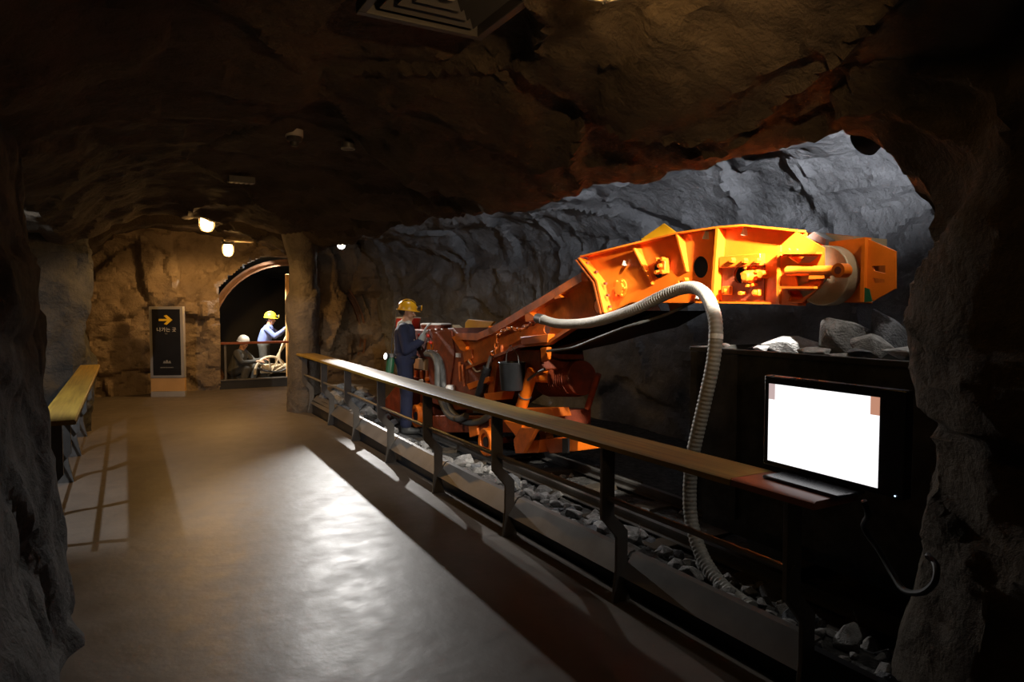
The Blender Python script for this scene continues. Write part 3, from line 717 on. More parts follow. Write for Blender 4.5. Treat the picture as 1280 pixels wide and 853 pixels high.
scatter(55, (2.62, 3.22), (2.9, 6.2), (.07, .13), 'stone', 'pale grey broken stone in the lit strip between railing and track', 'stones in the lit strip behind the railing')
scatter(70, (2.60, 3.24), (2.6, 6.4), (.03, .065), 'stone', 'small pale stone chip among larger ones in the lit strip behind the railing', 'stones in the lit strip behind the railing', .62)
scatter(22, (2.60, 3.2), (1.55, 2.9), (.06, .12), 'stone', 'dim grey stone at the dark near end of the railing', 'stones at the near end of the railing')
scatter(26, (2.60, 3.2), (1.55, 2.9), (.03, .06), 'stone', 'small dim stone chip at the dark near end of the railing', 'stones at the near end of the railing', .62)
scatter(14, (2.60, 2.95), (6.3, 8.9), (.05, .10), 'stone', 'grey stone behind the railing near the worker', 'stones near the worker')
scatter(34, (2.64, 3.22), (8.95, 10.6), (.10, .19), 'stone', 'dark slab of rock in the heap behind the standing worker', 'rock heap behind the worker', .55, .15)
scatter(22, (3.40, 3.87), (3.6, 6.0), (.03, .06), 'stone', 'small stone lying between the two track rails', 'stones between the rails')
# rocks heaped in the car
def car_rock(px_, py_, X, s, sc, rz, label, material, seed, rx=0.0, ry=0.0):
    me = stone_mesh(seed, .8, 18); me.materials.append(M[material]); p = S((px_, py_), X)
    stone(p.x, p.y, p.z, s, 'rock', label, None, me, (rx, ry, rz), sc)
car_rock(992, 431, 3.38, .20, (1.0, 1.1, .46), -.4, 'pale flat rock leftmost on the mine car heap', 'stone_pale', 301)
car_rock(1018, 440, 3.24, .105, (1, 1.3, .5), .2, 'small pale chip below the flat rock on the car', 'stone_pale', 302)
car_rock(1058, 424, 3.40, .235, (.9, .95, .70), .5, 'large grey middle rock on the mine car heap', 'stone', 303, .2)
car_rock(1090, 433, 3.28, .155, (.9, 1.0, .6), .5, 'rounded grey rock leaning right of the middle rock', 'stone', 313, .2)
car_rock(1114, 421, 3.52, .225, (.8, 1.15, .62), .1, 'dark tilted slab rightmost on the mine car heap', 'stone_dark', 304, .65)
car_rock(1050, 444, 3.17, .085, (1, 1.2, .45), .1, 'low grey rock lying along the car rim', 'stone', 305)
car_rock(1132, 443, 3.20, .13, (1, 1.3, .4), .0, 'flat grey rock against the pillar on the car', 'stone', 306)
car_rock(952, 436, 3.20, .055, (1, 1.2, .6), .0, 'small white pebble on the car rim left of the flat rock', 'stone_pale', 307)
car_rock(902, 432, 3.16, .05, (1, 1.4, .5), .0, 'tiny white chip on the car rim beside the hose', 'stone_pale', 308)
car_rock(1075, 441, 3.20, .07, (1, 1.2, .55), 1.0, 'small dark stone wedged under the grey middle rock', 'stone_dark', 309)
# ================================================================== the orange conveyor loader
XO, XP, XF = 3.30, 3.37, 3.98          # outer flange edge, near side panel, far side panel
ld = thing('conveyor_loader', (3.63, 6.5, 0), 'long orange mine loader with raised conveyor boom on the track', 'loader')
def bolts(parent, pts, X, r=.013, h=.012, name='bolt', material='orange'):
    for p in pts:
        c = S(p, X); MB().cyl(c, c - Vector((h, 0, 0)), r, r*.85, 6).build(name, material, parent)
# ---- upper boom: top and bottom profile on the outer plane
TOP = [c5(145,300), c5(500,214), c5(850,130), c5(1150,88), c6(250,66), c6(600,102)]
BOT = [c5(330,706), c5(520,617), c5(1110,622), c6(430,552), c6(600,562)]
T3 = [S(p, XO) for p in TOP]; B3 = [S(p, XO) for p in BOT]
at = lambda v, X: Vector((X, v.y, v.z))
kink = S(c5(275,480), XO)
prof = [at(v, XP) for v in T3] + [at(v, XP) for v in B3[::-1]] + [at(kink, XP)]
hole_big = circle_img(c5(1020,372), 9.6, 13.8, XP)
hole_mid = circle_img(c5(712,398), 6.0, 9.6, XP, 16)
hole_hub = circle_img(c6(232,380), 7.0, 10.2, XP, 18)
near = MB().holes(prof, [hole_big, hole_mid, hole_hub], (.012, 0, 0)).build('boom_side_panel', 'orange', ld)
MB().prism([at(v, XF) for v in prof], (.012, 0, 0)).build('boom_side_panel', 'orange_worn', ld)
for (row, nm) in ((T3, 'top_flange'), (B3, 'bottom_flange')):
    m_ = MB(); k = len(row); dz = Vector((0, 0, .012 if nm == 'top_flange' else -.012))
    vs2 = [at(v, XO) for v in row] + [at(v, XP) for v in row]
    vs2 += [v + dz for v in vs2]
    fs = []
    for i in range(k-1):
        fs += [(i, i+1, k+i+1, k+i), (2*k+i, 3*k+i, 3*k+i+1, 2*k+i+1), (i, 2*k+i, 2*k+i+1, i+1), (k+i, k+i+1, 3*k+i+1, 3*k+i)]
    fs += [(0, k, 3*k, 2*k), (k-1, 3*k-1, 4*k-1, 2*k-1)]
    m_.add(vs2, fs).build(nm, 'orange', ld)
MB().prism([at(v, XP+.07) for v in (T3[0]+Vector((0,-.05,-.06)), T3[2]+Vector((0,0,-.06)), T3[3]+Vector((0,0,-.06)), T3[5]+Vector((0,.02,-.06)), B3[4]+Vector((0,.02,.02)), B3[1]+Vector((0,0,.02)), B3[0]+Vector((0,-.05,.04)))], (.01,0,0)).build('hole_shade_sheet', 'rubber', ld)  # added black sheet, stands in for the shade inside the panel holes
# cross plates: belt deck of the upper boom
dk = [S(c5(200,560), XP), S(c5(560,500), XP), S(c5(1100,520), XP), S(c6(560,480), XP)]
MB().add([at(v, XP+.012) for v in dk] + [at(v, XF) for v in dk], [(i, i+1, 5+i, 4+i) for i in range(3)]).build('belt_deck', 'rubber', ld)
def rib(outer, inner, name='rib', th=.016, parent=ld, material='orange', xi=XP, xo=XO):
    A = [S(p, xo) for p in outer]; B = [S(p, xi) for p in inner]; d = Vector((0, th, 0)); k = len(A)
    v = A + B + [p + d for p in A + B]; fs = []
    for i in range(k-1):
        fs += [(i, i+1, k+i+1, k+i), (2*k+i, 3*k+i, 3*k+i+1, 2*k+i+1), (i, 2*k+i, 2*k+i+1, i+1), (k+i, k+i+1, 3*k+i+1, 3*k+i)]
    fs += [(0, k, 3*k, 2*k), (k-1, 3*k-1, 4*k-1, 2*k-1)]
    return MB().add(v, fs).build(name, material, parent)
# ribs follow the outer profile: outer points given, inner the same heights on the panel
def rib_at(outer, depth, name='rib', th=.016, parent=ld, material='orange'):
    A = [S(p, XO) for p in outer]; k = len(A)
    B = [Vector((XO + dd*(XP-XO) if dd < 1 else XP, a.y, a.z)) for a, dd in zip(A, [1]*k)]
    A = [Vector((XP - (XP-XO)*dd, a.y, a.z)) for a, dd in zip(A, depth)]
    d = Vector((0, th, 0)); v = A + B + [p + d for p in A + B]; fs = []
    for i in range(k-1):
        fs += [(i, i+1, k+i+1, k+i), (2*k+i, 3*k+i, 3*k+i+1, 2*k+i+1), (i, 2*k+i, 2*k+i+1, i+1), (k+i, k+i+1, 3*k+i+1, 3*k+i)]
    fs += [(0, k, 3*k, 2*k), (k-1, 3*k-1, 4*k-1, 2*k-1)]
    return MB().add(v, fs).build(name, material, parent)
rib_at([c5(540,235), c5(632,498)], [1, .35])
rib_at([c5(850,132), c5(884,402)], [1, .35])
rib_at([c5(1150,90), c5(1112,620)], [1, 1], th=.022)
jf = rib_at([c5(145,305), c5(275,470), c5(330,704)], [1.15, 1.15, 1.15], 'joint_flange', .022)
jf2 = rib_at([c5(125,320), c5(255,486), c5(308,712)], [1.15, 1.15, 1.15], 'joint_flange', .02, material='orange_worn')
for p in (c5(193,345), c5(258,408), c5(325,492), c5(342,577), c5(357,660)):
    c = S(p, XO+.028); MB().cyl(c + Vector((0, .004, 0)), c - Vector((0, .022, 0)), .012, .011, 6).build('bolt', 'rust', jf)
# fittings on the left half
c = S(c5(445,527), XP)
df = MB().lathe([(.075,0),(.075,.012),(.05,.014),(.05,.03),(.02,.032)], c, (-1,0,0), 24).build('round_flange', 'orange', ld)
for i in range(6):
    a = i*math.pi/3; q = c + Vector((0, .061*math.cos(a), .061*math.sin(a))); MB().cyl(q - Vector((.012,0,0)), q - Vector((.03,0,0)), .011, n=6).build('bolt', 'orange', df)
c = S(c5(775,365), XP)
vb = MB().box(c - Vector((.05,.035,.055)), c + Vector((.0,.035,.055))).build('valve_block', 'orange', ld, bevel=.006)
for dy, dz in ((-.03,.045),(.03,.045),(-.03,-.045),(.03,-.045),(0,0)):
    q = c + Vector((-.05, dy, dz)); MB().cyl(q, q - Vector((.03,0,0)), .017, .014, 8).build('bolt', 'orange', vb)
for p, s_ in ((c5(1075,150), 1.0), (c6(270,108), 1.0), (c5(480,349), .7)):
    c = S(p, XP); MB().prism([c + Vector((0,-.012,-.02*s_)), c + Vector((0,.02*s_,-.015*s_)), c + Vector((0,-.006,.035*s_))], (-.03, 0, 0)).build('lug', 'cream', ld)
for p in (c5(880,487), c5(925,465)):
    c = S(p, XP); MB().cyl(c, c - Vector((.035,0,0)), .018, .014, 10).build('pipe_clip', 'orange', ld)
c = S(c5(1003,573), XO); MB().tube([c + Vector((.05,0,.03)), c, c + Vector((-.02,-.01,-.03))], .012, 8).build('hook', 'cream', ld)
# ---- hub recess on the right half
a0, a1 = S(c6(132,262), XP-.002), S(c6(392,318), XP-.002)
hb = MB().box((XP-.05, a1.y, a1.z), (XP, a0.y, a0.z)).build('motor_bracket', 'orange', ld, bevel=.004)
for p in (c6(190,285), c6(270,287), c6(352,287)):
    c = S(p, XP-.05); MB().cyl(c, c - Vector((.028,0,0)), .019, .015, 6).build('bolt', 'orange', hb)
a0, a1 = S(c6(125,318), XP-.002), S(c6(390,540), XP-.002)
rp = MB().holes([Vector((XP-.004, a0.y, a0.z)), Vector((XP-.004, a1.y, a0.z)), Vector((XP-.004, a1.y, a1.z)), Vector((XP-.004, a0.y, a1.z))],
                [circle_img(c6(232,380), 7.0, 10.2, XP-.004, 18)], (-.008, 0, 0)).build('motor_back_plate', 'rust', ld)
c = S(c6(315,388), XP-.012)
hub = MB().lathe([(.042,0),(.042,.03),(.036,.034),(.034,.07),(.022,.08),(.0,.08)], c, (-1,0,0), 24).build('motor_hub', 'orange', ld)
for i in range(8):
    a = i*math.pi/4 + .3; q = c + Vector((-.02, .058*math.cos(a), .058*math.sin(a)))
    MB().cyl(q + Vector((.02,0,0)), q - Vector((.02,0,0)), .012, .010, 6).build('bolt', 'orange', hub)
c = S(c6(398,375), XP-.012); MB().cyl(c, c - Vector((.055,0,0)), .026, .022, 12).build('hose_union', 'orange', ld)
for p, s_ in ((c6(158,478), .035), (c6(352,492), .024), (c6(262,495), .012)):
    c = S(p, XP-.012); o = MB().box(c - Vector((.03,s_,s_*.8)), c + Vector((0,s_,s_*.8))).build('clamp_block', 'orange', ld, bevel=.005)
    MB().cyl(c - Vector((.03,0,0)), c - Vector((.05,0,0)), .013, n=6).build('bolt', 'orange', o)
# ---- head bracket at the boom tip
e0, e1 = S(c6(500,190), XO), S(c6(500,562), XO)
MB().box((XO-.025, e1.y, e1.z), (XP, e1.y+.02, e0.z)).build('end_bulkhead', 'orange', ld)
hd = [c6(500,188), c6(596,105), c6(620,114), c6(775,205), c6(775,400), c6(735,470), c6(640,552), c6(505,563)]
wins = [[c6(545,262), c6(745,258), c6(690,300), c6(610,305)], [c6(590,385), c6(760,385), c6(755,440), c6(610,448)], [c6(545,480), c6(715,478), c6(610,545), c6(560,545)]]
hp = MB().holes([S(p, XO) for p in hd], [[S(p, XO) for p in w] for w in wins], (-.012, 0, 0)).build('head_plate', 'orange', ld)
MB().plate([c6(540,255), c6(770,240), c6(770,470), c6(700,540), c6(540,556)], XP+.02, .01).build('head_back_plate', 'rust', ld)
for y_, xa, xb in ((246, 520, 757), (466, 520, 745)):
    p0, p1 = S(c6(xa, y_), XO-.012), S(c6(xb, y_), XO-.012)
    MB().prism([p0, p1, p1 + Vector((0,0,.012)), p0 + Vector((0,0,.012))], (-.055, 0, 0)).build('shelf_rib', 'orange', hp)
for p in (c6(545,220), c6(595,222), c6(548,515), c6(545,535)):
    c = S(p, XO-.012); MB().cyl(c, c - Vector((.014,0,0)), .013, .011, 6).build('bolt', 'orange', hp)
p0, p1 = S(c6(535,352), XO-.03), S(c6(885,350), XO-.03)
rod = MB().cyl(p0, p1, .027, .027, 18).build('tension_rod', 'orange', ld)
MB().cyl(p1 + Vector((.03,0,0)), p1 - Vector((.036,0,0)), .038, .038, 20).build('rod_eye', 'orange', rod)
MB().cyl(p1 - Vector((.036,0,0)), p1 - Vector((.0375,0,0)), .02, n=16).build('pin', 'rust', rod)
MB().box(S(c6(670,405), XO-.05), S(c6(675,405), XO-.05) + Vector((.05,-.09,.05))).build('rod_seat', 'orange', rod)
c0 = S(c6(752,382), XO+.02)
MB().cyl(c0 + Vector((.002,0,0)), c0 + Vector((.095,0,0)), .165, n=40).build('belt_drum', 'tan', ld, bevel=.006)
MB().cyl(c0 - Vector((.006,0,0)), c0 + Vector((.002,0,0)), .04, n=18).build('drum_boss', 'tan', ld)
# hood over the drum and the discharge chute
h1, h2, h3 = S(c6(735,112), XP+.1), S(c6(960,132), XP+.1), S(c6(700,150), XP+.1)
MB().prism([h3, h1, h2, h2 - Vector((0,0,.05)), h3 - Vector((0,0,.03))], (.3, 0, 0)).build('belt_hood', 'tan', ld)
MB().prism([S(c6(655,135), XP+.02), S(c6(700,102), XP+.02), S(c6(780,150), XP+.02), S(c6(775,190), XP+.02)], (.10, 0, 0)).build('belt_scraper', 'steel', ld)
XC = XP + .05
def slot(pts): return [S(p, XC) for p in pts]
MB().holes([S(p, XC) for p in (c6(640,185), c6(1022,140), c6(1022,552), c6(640,556))],
           [slot((c6(935,334), c6(1018,332), c6(1018,360), c6(935,362))), slot((c6(932,398), c6(1018,394), c6(1018,430), c6(932,436)))], (.012, 0, 0)).build('chute_side', 'orange', ld)
ang = [c6(1030,150), c6(1048,148), c6(1225,226), c6(1225,465), c6(1062,556), c6(1022,552)]
MB().holes([S(p, XC-.02) for p in ang], [[S(p, XC-.02) for p in w] for w in ((c6(1075,322), c6(1160,316), c6(1160,370), c6(1088,352)), (c6(1080,398), c6(1155,406), c6(1155,427), c6(1088,430)))], (.012, 0, 0)).build('chute_wing', 'orange', ld)
p0, p1 = S(c6(1030,140), XC-.02), S(c6(1030,552), XC-.02)
MB().box((XC-.045, p1.y-.008, p1.z), (XC+.01, p1.y+.012, p0.z)).build('chute_stiffener', 'orange', ld)
MB().prism([S(p, XF-.04) for p in (c6(880,185), c6(1022,140), c6(1200,230), c6(1200,460), c6(1040,540), c6(880,540))], (.012, 0, 0)).build('chute_side', 'orange_worn', ld)
q = S(c6(1045,505), XC-.035); MB().prism([q + Vector((0,.02,.04)), q + Vector((0,-.012,.03)), q + Vector((0,-.03,-.035)), q + Vector((0,.02,-.04))], (-.004,0,0)).build('paint_patch', 'green', ld)
# yellow guard plate standing behind the top edge
g_ = [S(c5(590,168), XP+.3), S(c5(755,55), XP+.3), S(c5(850,125), XP+.3), S(c5(850,170), XP+.3), S(c5(600,200), XP+.3)]
MB().prism(g_, (.01, 0, 0)).build('guard_plate', 'yellow', ld)
# ---- lower boom section, sloping down to the rear
LT = [c2(950,2), c2(760,118), c2(580,226), c2(520,252), c2(430,252)]
LB = [c2(1045,200), c2(905,232), c2(800,300), c2(690,310), c2(560,365), c2(470,400)]
XL = XP - .03
lt3 = [S(p, XL) for p in LT]; lb3 = [S(p, XL) for p in LB]
MB().holes([at(v, XL+.05) for v in lt3] + [at(v, XL+.05) for v in lb3[::-1]], [[at(v, XL+.05) for v in circle_img(c2(985,140), 5, 8.5, XL, 14)], [at(v, XL+.05) for v in circle_img(c2(780,236), 4, 6, XL, 12)]], (.012, 0, 0)).build('lower_boom_panel', 'orange_worn', ld)
MB().prism([at(v, XF-.03) for v in lt3] + [at(v, XF-.03) for v in lb3[::-1]], (.012, 0, 0)).build('lower_boom_panel', 'orange_worn', ld)
m_ = MB(); k = len(lt3); dn = Vector((0, 0, -.075))
vs2 = [at(v, XL-.02) for v in lt3] + [at(v, XL+.05) for v in lt3]; vs2 += [v + dn for v in vs2]; fs = []
for i in range(k-1): fs += [(i, i+1, k+i+1, k+i), (2*k+i, 3*k+i, 3*k+i+1, 2*k+i+1), (i, 2*k+i, 2*k+i+1, i+1), (k+i, k+i+1, 3*k+i+1, 3*k+i)]
fs += [(0, k, 3*k, 2*k), (k-1, 3*k-1, 4*k-1, 2*k-1)]
m_.add(vs2, fs).build('top_rail', 'orange_worn', ld)
m_ = MB(); k = len(lb3); up_ = Vector((0, 0, .03))
vs2 = [at(v, XL-.01) for v in lb3] + [at(v, XL+.05) for v in lb3]; vs2 += [v + up_ for v in vs2]; fs = []
for i in range(k-1): fs += [(i, i+1, k+i+1, k+i), (2*k+i, 3*k+i, 3*k+i+1, 2*k+i+1), (i, 2*k+i, 2*k+i+1, i+1), (k+i, k+i+1, 3*k+i+1, 3*k+i)]
fs += [(0, k, 3*k, 2*k), (k-1, 3*k-1, 4*k-1, 2*k-1)]
m_.add(vs2, fs).build('bottom_rail', 'orange_worn', ld)
for a, b2, c_ in ((c2(830,78), c2(860,105), c2(830,112)), (c2(703,145), c2(760,195), c2(712,205)), (c2(558,222), c2(588,248), c2(560,258))):
    MB().prism([S(a, XL-.02), S(b2, XL-.02), S(c_, XL-.02)], (.07, 0, 0)).build('rib', 'orange', ld)
lbm = [at(S(p, XL), XL+.06) for p in (c2(1040,160), c2(800,265), c2(560,330), c2(430,370))]
MB().add(lbm + [at(v, XF-.03) for v in lbm], [(i, i+1, 5+i, 4+i) for i in range(3)]).build('conveyor_belt', 'rubber', ld)
# return belt sagging under the boom, and cable below it
sag = [S(p, XL+.2) for p in (c2(1300,160), c2(1180,230), c2(1050,262), c2(930,300), c2(800,330))]
MB().add([at(v, XL+.06) for v in sag] + [at(v, XF-.04) for v in sag] , [(i, i+1, 6+i, 5+i) for i in range(4)]).build('return_belt', 'rubber', ld)
MB().tube(spline([S(c2(800,325), XL), S(c2(900,312), XL), S(c2(1010,270), XL), S(c2(1130,225), XL), S(c2(1290,175), XL+.05), S(c2(1420,110), XL+.1)], 6), .012, 8).build('feed_cable', 'hose_dark', ld)
MB().prism([S(p, XL-.02) for p in (c2(690,268), c2(805,255), c2(800,290), c2(695,300))], (.10, 0, 0)).build('pivot_block', 'orange', ld, bevel=.004)
# chain draped over the pivot
ch = even(spline([S(c2(772,200), XL-.06), S(c2(720,222), XL-.07), S(c2(688,238), XL-.08), S(c2(650,232), XL-.08), S(c2(618,245), XL-.08), S(c2(596,270), XL-.08), S(c2(592,310), XL-.08), S(c2(575,340), XL-.08)], 10), .055)
cn = MB().tube([ch[0], ch[1]], .001, 4)
cn = None
chain = thing('chain', tuple(ch[0]), 'rusty short chain draped over the machine pivot above the pail', 'chain')
for i, (a, b2) in enumerate(zip(ch, ch[1:])):
    t = (b2-a).normalized(); c = (a+b2)/2; s_ = t.orthogonal().normalized() if i % 2 else t.cross(t.orthogonal()).normalized()
    MB().tube([c + t*(.036*math.cos(x)) + s_*(.02*math.sin(x)) for x in np.linspace(0, 2*math.pi, 15)], .007, 6).build('link', 'orange_worn', chain)
# ---- turret body and rear machinery
XB = 3.40
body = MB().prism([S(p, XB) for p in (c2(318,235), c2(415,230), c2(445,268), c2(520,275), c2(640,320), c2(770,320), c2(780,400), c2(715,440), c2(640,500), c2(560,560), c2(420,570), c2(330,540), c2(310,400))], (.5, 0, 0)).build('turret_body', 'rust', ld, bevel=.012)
MB().prism([S(p, XB-.05) for p in (c2(408,268), c2(432,258), c2(468,302), c2(462,328), c2(445,322))], (.06, 0, 0)).build('sloped_cover', 'orange', ld, bevel=.004)
MB().prism([S(p, XB-.03) for p in (c2(452,322), c2(490,318), c2(492,355), c2(460,372))], (.05, 0, 0)).build('cover_plate', 'orange_worn', ld, bevel=.004)
MB().prism([S(p, XB-.02) for p in (c2(330,250), c2(405,240), c2(420,330), c2(400,470), c2(345,470))], (.02, 0, 0)).build('side_door', 'rust', ld, bevel=.004)
for a, b2 in ((c2(452,380), c2(462,470)), (c2(440,370), c2(445,450)), (c2(480,360), c2(500,400))):
    MB().cyl(S(a, XB-.04), S(b2, XB-.04), .016, n=10).build('hydraulic_pipe', 'orange_worn', ld)
MB().tube(spline([S(p, XB-.05) for p in (c2(478,365), c2(492,385), c2(510,408), c2(530,405))], 6), .010, 8).build('grab_wire', 'cream', ld)
MB().box(S(c2(425,350), XB-.03), S(c2(437,335), XB-.03) + Vector((.03,0,0))).build('name_tag', 'white', ld)
# drums with white lids behind the worker
def drum(px_, py_, X, r, hgt, material, lab):
    c = S((px_, py_), X)
    d_ = MB().lathe([(r*.97,-hgt),(r,-hgt+.01),(r,-.02),(r*1.04,-.02),(r*1.04,0)], c, (0,0,1), 28).build('tank', material, ld)
    MB().lathe([(r*1.05,.001),(r*1.05,.012),(r*.9,.02),(0,.022)], c, (0,0,1), 28).build('tank_lid', 'white', d_)
    if lab: d_['label'] = lab
drum(545, 406, 3.75, .205, .32, 'rust', None)
drum(510, 398, 4.05, .20, .40, 'red', 'bright red tank')
c = S(c2(520,222), 3.9)
MB().prism([S(p, 3.9) for p in (c2(462,250), c2(464,208), c2(476,195), c2(582,204), c2(560,228), c2(510,255))], (.03, 0, 0)).build('fender', 'yellow', ld, bevel=.004)
MB().prism([S(p, 3.85) for p in (c2(412,218), c2(440,240), c2(440,252), c2(412,250))], (.1, 0, 0)).build('cap_piece', 'cream', ld)
# control stand beside the worker
XS = 3.42
MB().prism([S(p, XS) for p in (c2(228,350), c2(300,358), c2(297,405), c2(228,390))], (.18, 0, 0)).build('control_box', 'card', ld, bevel=.004)
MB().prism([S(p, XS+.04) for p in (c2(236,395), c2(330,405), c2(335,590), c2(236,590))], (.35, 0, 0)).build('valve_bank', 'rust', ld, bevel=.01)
for i in range(4):
    a, b2 = c2(242+i*22, 405), c2(242+i*22, 585)
    MB().cyl(S(a, XS+.01), S(b2, XS+.01), .022, n=10).build('hydraulic_pipe', 'orange_worn', ld)
for i, p in enumerate((c2(240,420), c2(262,435), c2(290,448), c2(315,440), c2(245,455), c2(275,470), c2(320,462), c2(244,520), c2(262,518), c2(240,575))):
    c = S(p, XS-.01); MB().cyl(c, c - Vector((.05,0,0)), .026, .022, 8).build('pipe_fitting', 'cream' if i % 3 == 2 else 'orange', ld)
for a, b2 in ((c2(285,320), c2(275,260)), (c2(300,322), c2(312,262)), (c2(330,320), c2(322,290))):
    l_ = MB().cyl(S(a, XS-.02), S(b2, XS-.05), .009, n=8).build('control_lever', 'steel', ld)
    MB().ball(S(b2, XS-.05), .024, 12).build('lever_knob', 'red', l_)
MB().prism([S(p, XS) for p in (c2(235,235), c2(300,240), c2(330,310), c2(325,360), c2(300,356), c2(238,345))], (.25, 0, 0)).build('control_column', 'rust', ld, bevel=.008)
MB().prism([S(p, XS-.03) for p in (c2(305,290), c2(335,285), c2(330,325), c2(308,320))], (.06, 0, 0)).build('control_cover', 'orange', ld, bevel=.004)
MB().lathe([(.05,-.14),(.06,-.13),(.06,-.02),(.045,0)], S(c2(404,465), XB-.05), (0,0,1), 20).build('filter_can', 'white', ld)
# dark hydraulic hoses looping below
for k, (dx, pts) in enumerate(((0, (c2(305,335), c2(335,345), c2(350,390), c2(352,470), c2(370,540), c2(400,590), c2(440,603), c2(470,590))), (.06, (c2(318,330), c2(352,350), c2(372,400), c2(378,470), c2(400,560), c2(460,612), c2(520,615), c2(560,590), c2(585,560))))):
    pp = even(spline([S(p, XB-.10+dx) for p in pts], 10), .02)
    MB().tube(pp, .040, 12, (1, 1, .93)).build('hydraulic_hose', 'hose_dark', ld)
# black ram between boom and body
a, b2, c_ = S(c2(522,505), XB-.08), S(c2(556,392), XB-.08), S(c2(572,345), XB-.08)
MB().cyl(a, b2, .05, n=18).build('ram_cylinder', 'black', ld); MB().cyl(b2, c_, .022, n=14).build('ram_rod', 'bright_steel', ld)
MB().prism([S(p, XB-.04) for p in (c2(595,380), c2(612,350), c2(608,300), c2(588,300), c2(560,470), c2(545,560), c2(575,555))], (.06, 0, 0)).build('mast_plate', 'orange_worn', ld, bevel=.004)
MB().prism([S(p, XB-.10) for p in (c2(470,460), c2(560,430), c2(560,450), c2(480,485))], (.12, 0, 0)).build('foot_bracket', 'orange', ld, bevel=.004)
MB().prism([S(p, XB-.10) for p in (c2(540,500), c2(620,490), c2(610,525), c2(548,530))], (.14, 0, 0)).build('step_plate', 'orange', ld, bevel=.004)
# support post under the boom and slewing motor behind
a, b2 = S(c2(690,570), XB-.02), S(c2(742,405), XB-.02)
st_ = MB().cyl(a, b2, .058, .058, 20).build('support_jack', 'orange', ld)
m1 = a.lerp(b2, .38); MB().cyl(m1 - (b2-a)*.012, m1 + (b2-a)*.012, .066, n=20).build('jack_collar', 'steel', st_)
a, b2 = S(c2(735,425), XB), S(c2(812,432), XB+.12)
MB().cyl(a, b2, .062, .058, 18).build('cross_pipe', 'orange', ld); MB().cyl(b2, b2 + (b2-a)*.1, .075, n=18).build('pipe_cap', 'rust', ld)
a, b2 = S(c2(800,440), 3.78), S(c2(945,435), 3.78)
mo = MB().cyl(a, b2, .17, n=32).build('slew_motor', 'rust', ld, bevel=.01)
for i in range(14):
    p = a.lerp(b2, .12 + i*.055); MB().cyl(p, p + (b2-a)*.012, .182, n=32).build('cooling_fin', 'rust', mo)
MB().tube(spline([S(p, XB-.06) for p in (c2(690,470), c2(720,445), c2(760,415), c2(790,400))], 5), .014, 8).build('tie_bar', 'steel', ld)
a, b2 = S(c2(1010,420), 3.75), S(c2(965,560), 3.75); MB().cyl(a, b2, .03, n=12).build('rear_strut', 'rust', ld)
MB().prism([S(p, XB-.05) for p in (c2(770,310), c2(798,308), c2(795,360), c2(775,372))], (.06, 0, 0)).build('shackle', 'orange', ld, bevel=.01)
# ---- chassis, brackets, buffers, wheels
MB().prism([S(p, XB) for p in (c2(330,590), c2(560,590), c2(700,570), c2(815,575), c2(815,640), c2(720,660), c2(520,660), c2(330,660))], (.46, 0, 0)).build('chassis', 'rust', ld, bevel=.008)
MB().prism([S(p, XB-.06) for p in (c2(655,562), c2(815,560), c2(826,596), c2(660,600))], (.20, 0, 0)).build('deck_box', 'orange', ld, bevel=.004)
MB().prism([S(p, XB-.10) for p in (c2(620,610), c2(700,625), c2(680,685))], (.20, 0, 0)).build('bracket_wedge', 'orange', ld, bevel=.004)
MB().prism([S(p, XB-.12) for p in (c2(690,640), c2(755,640), c2(700,745), c2(670,745), c2(662,690))], (.05, 0, 0)).build('bracket_plate', 'orange_worn', ld, bevel=.003)
MB().prism([S(p, XB-.02) for p in (c2(700,700), c2(770,690), c2(766,742), c2(700,745))], (.24, 0, 0)).build('bracket_box', 'orange', ld, bevel=.004)
MB().prism([S(p, XB+.02) for p in (c2(790,686), c2(928,682), c2(926,735), c2(812,746), c2(790,700))], (.36, 0, 0)).build('buffer_box', 'orange', ld, bevel=.006)
MB().prism([S(p, XB+.0) for p in (c2(862,684), c2(885,684), c2(885,742), c2(862,744))], (.02, 0, 0)).build('buffer_gap_strip', 'black', ld)
MB().prism([S(p, XB-.03) for p in (c2(476,625), c2(510,618), c2(515,670), c2(482,680))], (.08, 0, 0)).build('axle_box', 'orange', ld, bevel=.006)
MB().prism([S(p, XB-.03) for p in (c2(560,600), c2(592,597), c2(592,650), c2(562,652))], (.08, 0, 0)).build('spring_box', 'orange', ld, bevel=.006)
WZ = .232
for y, X_, sgn_ in ((S(c2(555,715), 3.28).y, 3.30, 1), (S(c2(555,715), 3.28).y, 3.96, -1), (8.3, 3.30, 1), (8.3, 3.96, -1)):
    w = MB().lathe([(.095,-.055),(.135,-.06),(.148,-.05),(.148,.035),(.17,.035),(.17,.06),(.05,.062),(.05,-.02),(.092,-.025)], (X_, y, WZ), (sgn_,0,0), 32, True).build('wheel', 'orange', ld)
    MB().cyl((X_-.045*sgn_, y, WZ), (X_+.05*sgn_, y, WZ), .055, n=18).build('hub', 'black', w)
for y in (S(c2(555,715), 3.28).y, 8.3): MB().cyl((3.32, y, WZ), (3.94, y, WZ), .035, n=14).build('axle', 'rust', ld)
# gathering head at the far end, low on the ground
MB().prism([Vector((3.33, 8.7, .10)), Vector((3.33, 10.0, .06)), Vector((3.33, 10.05, .10)), Vector((3.33, 9.1, .62)), Vector((3.33, 8.6, .70))], (.66, 0, 0)).build('gathering_head', 'rust', ld, bevel=.01)

